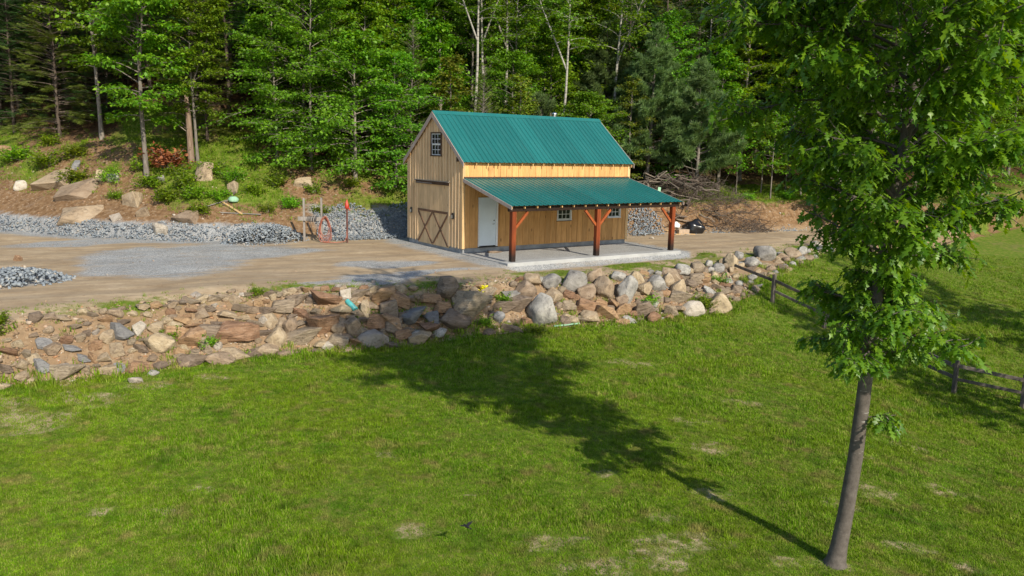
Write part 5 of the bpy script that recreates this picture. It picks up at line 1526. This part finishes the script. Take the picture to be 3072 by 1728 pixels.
# rail fence
FP = [(9.35, 33.25), (10.52, 31.78), (12.02, 30.09), (13.4, 27.9), (14.77, 25.7), (16.62, 24.97), (18.6, 24.3), (20.6, 23.7)]
fc = tag(empty('rail_fence', (10.52, 31.78, gz(10.52, 31.78))), 'old dark two rail wooden fence running down the pasture', 'fence')
tops = []
for q, (x, y) in enumerate(FP):
    z = gz(x, y); h_ = 1.14 * random.uniform(.96, 1.04); tops.append((x, y, z))
    lx, ly, lz = x - fc.location.x, y - fc.location.y, z - fc.location.z
    tl = [random.uniform(-.03, .03) for _ in range(2)]
    if q == 0: continue
    link('post', box_mesh('post', -.075, .075, -.06, .06, -.25, h_, M['fence'], .012), fc, (lx, ly, lz), (tl[0], tl[1], .7))
for q in range(len(FP) - 1):
    for h0, off in ((.94, 0), (.52, .01)):
        a = Vector(tops[q]) + Vector((0, 0, h0 + random.uniform(-.03, .03))); b = Vector(tops[q + 1]) + Vector((0, 0, h0 + random.uniform(-.03, .03)))
        if q == 0: a.z -= .25; h0 = h0
        if q == 0 and h0 < .6: continue
        dd = (b - a).normalized()
        link('rail', beam_mesh('rail', a - dd * .06 - fc.location, b + dd * .06 - fc.location, .055, random.uniform(.10, .13), M['fence'], .008), fc)

# a dark bird skimming over the lawn
bd = tag(empty('bird', (-.62, 11.6, -1.28), 2.3), 'small dark bird flying low over the lawn', 'bird')
V, F = tubes([([(-.075, 0, 0), (-.05, 0, .002), (-.01, 0, 0), (.03, 0, .002), (.05, 0, .008), (.065, 0, .008), (.082, 0, .004)], [.004, .014, .021, .018, .013, .012, .002])], 10)
link('body', np_mesh('body', V, F, M['feather'], True), bd)
for sg in (-1, 1):
    V = [(.03, sg * .012, .008), (.035, sg * .06, .035), (.005, sg * .13, .05), (-.02, sg * .065, .03), (-.025, sg * .012, .006)]
    V += [(x, y, z - .004) for x, y, z in V]
    link('wing', py_mesh('wing', V, [(0, 1, 2, 3, 4), (9, 8, 7, 6, 5), (0, 5, 6, 1), (1, 6, 7, 2), (2, 7, 8, 3), (3, 8, 9, 4), (4, 9, 5, 0)], M['feather']), bd)
link('tail', py_mesh('tail', [(-.06, .008, .002), (-.06, -.008, .002), (-.125, -.022, .004), (-.105, 0, .004), (-.125, .022, .004), (-.09, 0, -.004)], [(0, 1, 2, 3), (0, 3, 4), (1, 5, 2), (0, 5, 1), (0, 4, 5), (2, 5, 3), (3, 5, 4)], M['feather']), bd)


# ---------------------------------------------------------------- grass
def tuft_mesh(seed, n, h, spread, w, lean):
    r = np.random.default_rng(seed); V = []; F = []
    for q in range(n):
        a = r.uniform(0, 6.28); rr = spread * math.sqrt(r.uniform()); x, y = rr * math.cos(a), rr * math.sin(a)
        hh = h * r.uniform(.5, 1.15); az = r.uniform(0, 6.28); ln = lean * r.uniform(.3, 1.3); ww = w * r.uniform(.7, 1.3)
        d = np.array([math.cos(az), math.sin(az), 0]); sd = np.array([-d[1], d[0], 0]) * ww / 2; p = np.array([x, y, -.012]); b = len(V)
        m_ = p + d * ln * hh * .35 + np.array([0, 0, hh * .62]); e = p + d * ln * hh + np.array([0, 0, hh * .95])
        V += [p - sd, p + sd, m_ + sd * .8, m_ - sd * .8, e]; F += [(b, b + 1, b + 2, b + 3), (b + 3, b + 2, b + 4)]
    me = bpy.data.meshes.new('tuft'); me.from_pydata([tuple(v) for v in V], [], F); me.materials.append(M['grass']); return me


tcol = bpy.data.collections.new('grass_tufts')
for q in range(5):
    me = tuft_mesh(500 + q, (16, 14, 18, 12, 22)[q], (.058, .075, .045, .105, .040)[q], (.085, .07, .10, .06, .12)[q], .0085, (.5, .6, .8, .5, 1.0)[q])
    tcol.objects.link(bpy.data.objects.new('tuft', me))

gt = bpy.data.node_groups.new('scatter_grass', 'GeometryNodeTree')
gt.interface.new_socket('Geometry', in_out='INPUT', socket_type='NodeSocketGeometry'); gt.interface.new_socket('Geometry', in_out='OUTPUT', socket_type='NodeSocketGeometry')
gi = gt.nodes.new('NodeGroupInput'); go = gt.nodes.new('NodeGroupOutput')
iop = gt.nodes.new('GeometryNodeInstanceOnPoints'); ci = gt.nodes.new('GeometryNodeCollectionInfo')
ci.inputs['Collection'].default_value = tcol; ci.inputs['Separate Children'].default_value = True; ci.inputs['Reset Children'].default_value = True


def gattr(name, typ):
    n = gt.nodes.new('GeometryNodeInputNamedAttribute'); n.data_type = typ; n.inputs['Name'].default_value = name
    return n.outputs['Attribute']


gt.links.new(gi.outputs[0], iop.inputs['Points']); gt.links.new(ci.outputs[0], iop.inputs['Instance'])
iop.inputs['Pick Instance'].default_value = True
gt.links.new(gattr('kind_index', 'INT'), iop.inputs['Instance Index'])
gt.links.new(gattr('turn', 'FLOAT_VECTOR'), iop.inputs['Rotation'])
gt.links.new(gattr('size', 'FLOAT_VECTOR'), iop.inputs['Scale'])
gt.links.new(iop.outputs[0], go.inputs[0])


def grass_object(name, P, size, idx, label, seed):
    r = np.random.default_rng(seed); me = bpy.data.meshes.new(name); me.vertices.add(len(P)); me.vertices.foreach_set('co', P.astype(np.float32).ravel())
    a = me.attributes.new('kind_index', 'INT', 'POINT'); a.data.foreach_set('value', idx.astype(np.int32))
    t = np.stack([r.normal(size=len(P)) * .12, r.normal(size=len(P)) * .12, r.uniform(0, 6.28, len(P))], 1)
    a = me.attributes.new('turn', 'FLOAT_VECTOR', 'POINT'); a.data.foreach_set('vector', t.astype(np.float32).ravel())
    sv = np.stack([size, size, size * r.uniform(.75, 1.3, len(P))], 1)
    a = me.attributes.new('size', 'FLOAT_VECTOR', 'POINT'); a.data.foreach_set('vector', sv.astype(np.float32).ravel())
    me.materials.append(M['grass'])
    o = link(name, me); md = o.modifiers.new('scatter', 'NODES'); md.node_group = gt
    return tag(o, label, 'grass', kind='stuff')


r = np.random.default_rng(55)
N_ = 520000
yy = r.uniform(9.5, 46, N_); xx = r.uniform(-1, 1, N_) * (.66 * yy + 1.5)
keep = r.uniform(0, 1, N_) < np.clip(14 / yy, .25, 1) ** 1.3
xx, yy = xx[keep], yy[keep]
mk = masks(xx, yy)['turf']; s, n, nt_, no, nb, d = zones(xx, yy)
ok = (n < no + .15) & (r.uniform(0, 1, len(xx)) < mk * (.55 + .6 * (fbm(xx * 1.3, yy * 1.3, 61) * .5 + .5)) + .04)
xx, yy = xx[ok], yy[ok]
far = np.clip(yy / 14, 1, 1.9)
lush = fbm(xx * .7, yy * .7, 66)
sz_ = (.75 + .35 * lush + .12 * r.normal(size=len(xx))).clip(.35, 1.5) * far
idx = r.integers(0, 5, len(xx)); idx = np.where((lush < .2) & (idx == 3), 0, idx)
P = np.stack([xx, yy, ground_z(xx, yy)], 1)
grass_object('lawn_grass', P, sz_, idx, 'short mown grass covering the lawn and pasture', 56)
print('lawn tufts', len(P))
# rough grass: wall foot, verge, bank
N_ = 200000
ss = r.uniform(-8, 46, N_); nn = r.uniform(19.5, 58, N_)
xx = CR * ss - SR * nn; yy = SR * ss + CR * nn
s, n, nt_, no, nb, d = zones(xx, yy); mk = masks(xx, yy)
w = fbm(xx * 1.1, yy * 1.1, 71)
pr = np.zeros(N_)
pr = np.where((n > no - .35 - .5 * w) & (n < no + .35 + .5 * w), .95 * (w > -.4), pr)
pr = np.where((n > no + .25) & (n < nt_), np.where(ss > 12, .5, .32) * (w > .05), pr)
pr = np.where((n > nt_) & (n < nt_ + 1.9), mk['turf'] * .38, pr)
pr = np.where((d > .5) & (d < 14), mk['turf'] * (1 - mk['litter']) * .75, pr)
pr = pr * (np.abs(xx) < .66 * yy + 2)
ok = r.uniform(0, 1, N_) < pr
xx, yy = xx[ok], yy[ok]; d = d[ok]; n = n[ok]; no = no[ok]
P = np.stack([xx, yy, ground_z(xx, yy)], 1)
sz_ = np.where(d > 0, 1.7, np.where(n > no + 1.2, 1.0, 1.9)) * r.uniform(.5, 1.5, len(xx))
grass_object('rough_grass', P, sz_, r.integers(0, 5, len(xx)), 'rough grass and weeds on the bank, verge and wall foot', 57)
print('rough tufts', len(P))
#print('tris', sum(len(m.loop_triangles) if m.calc_loop_triangles() is None else 0 for m in bpy.data.meshes))
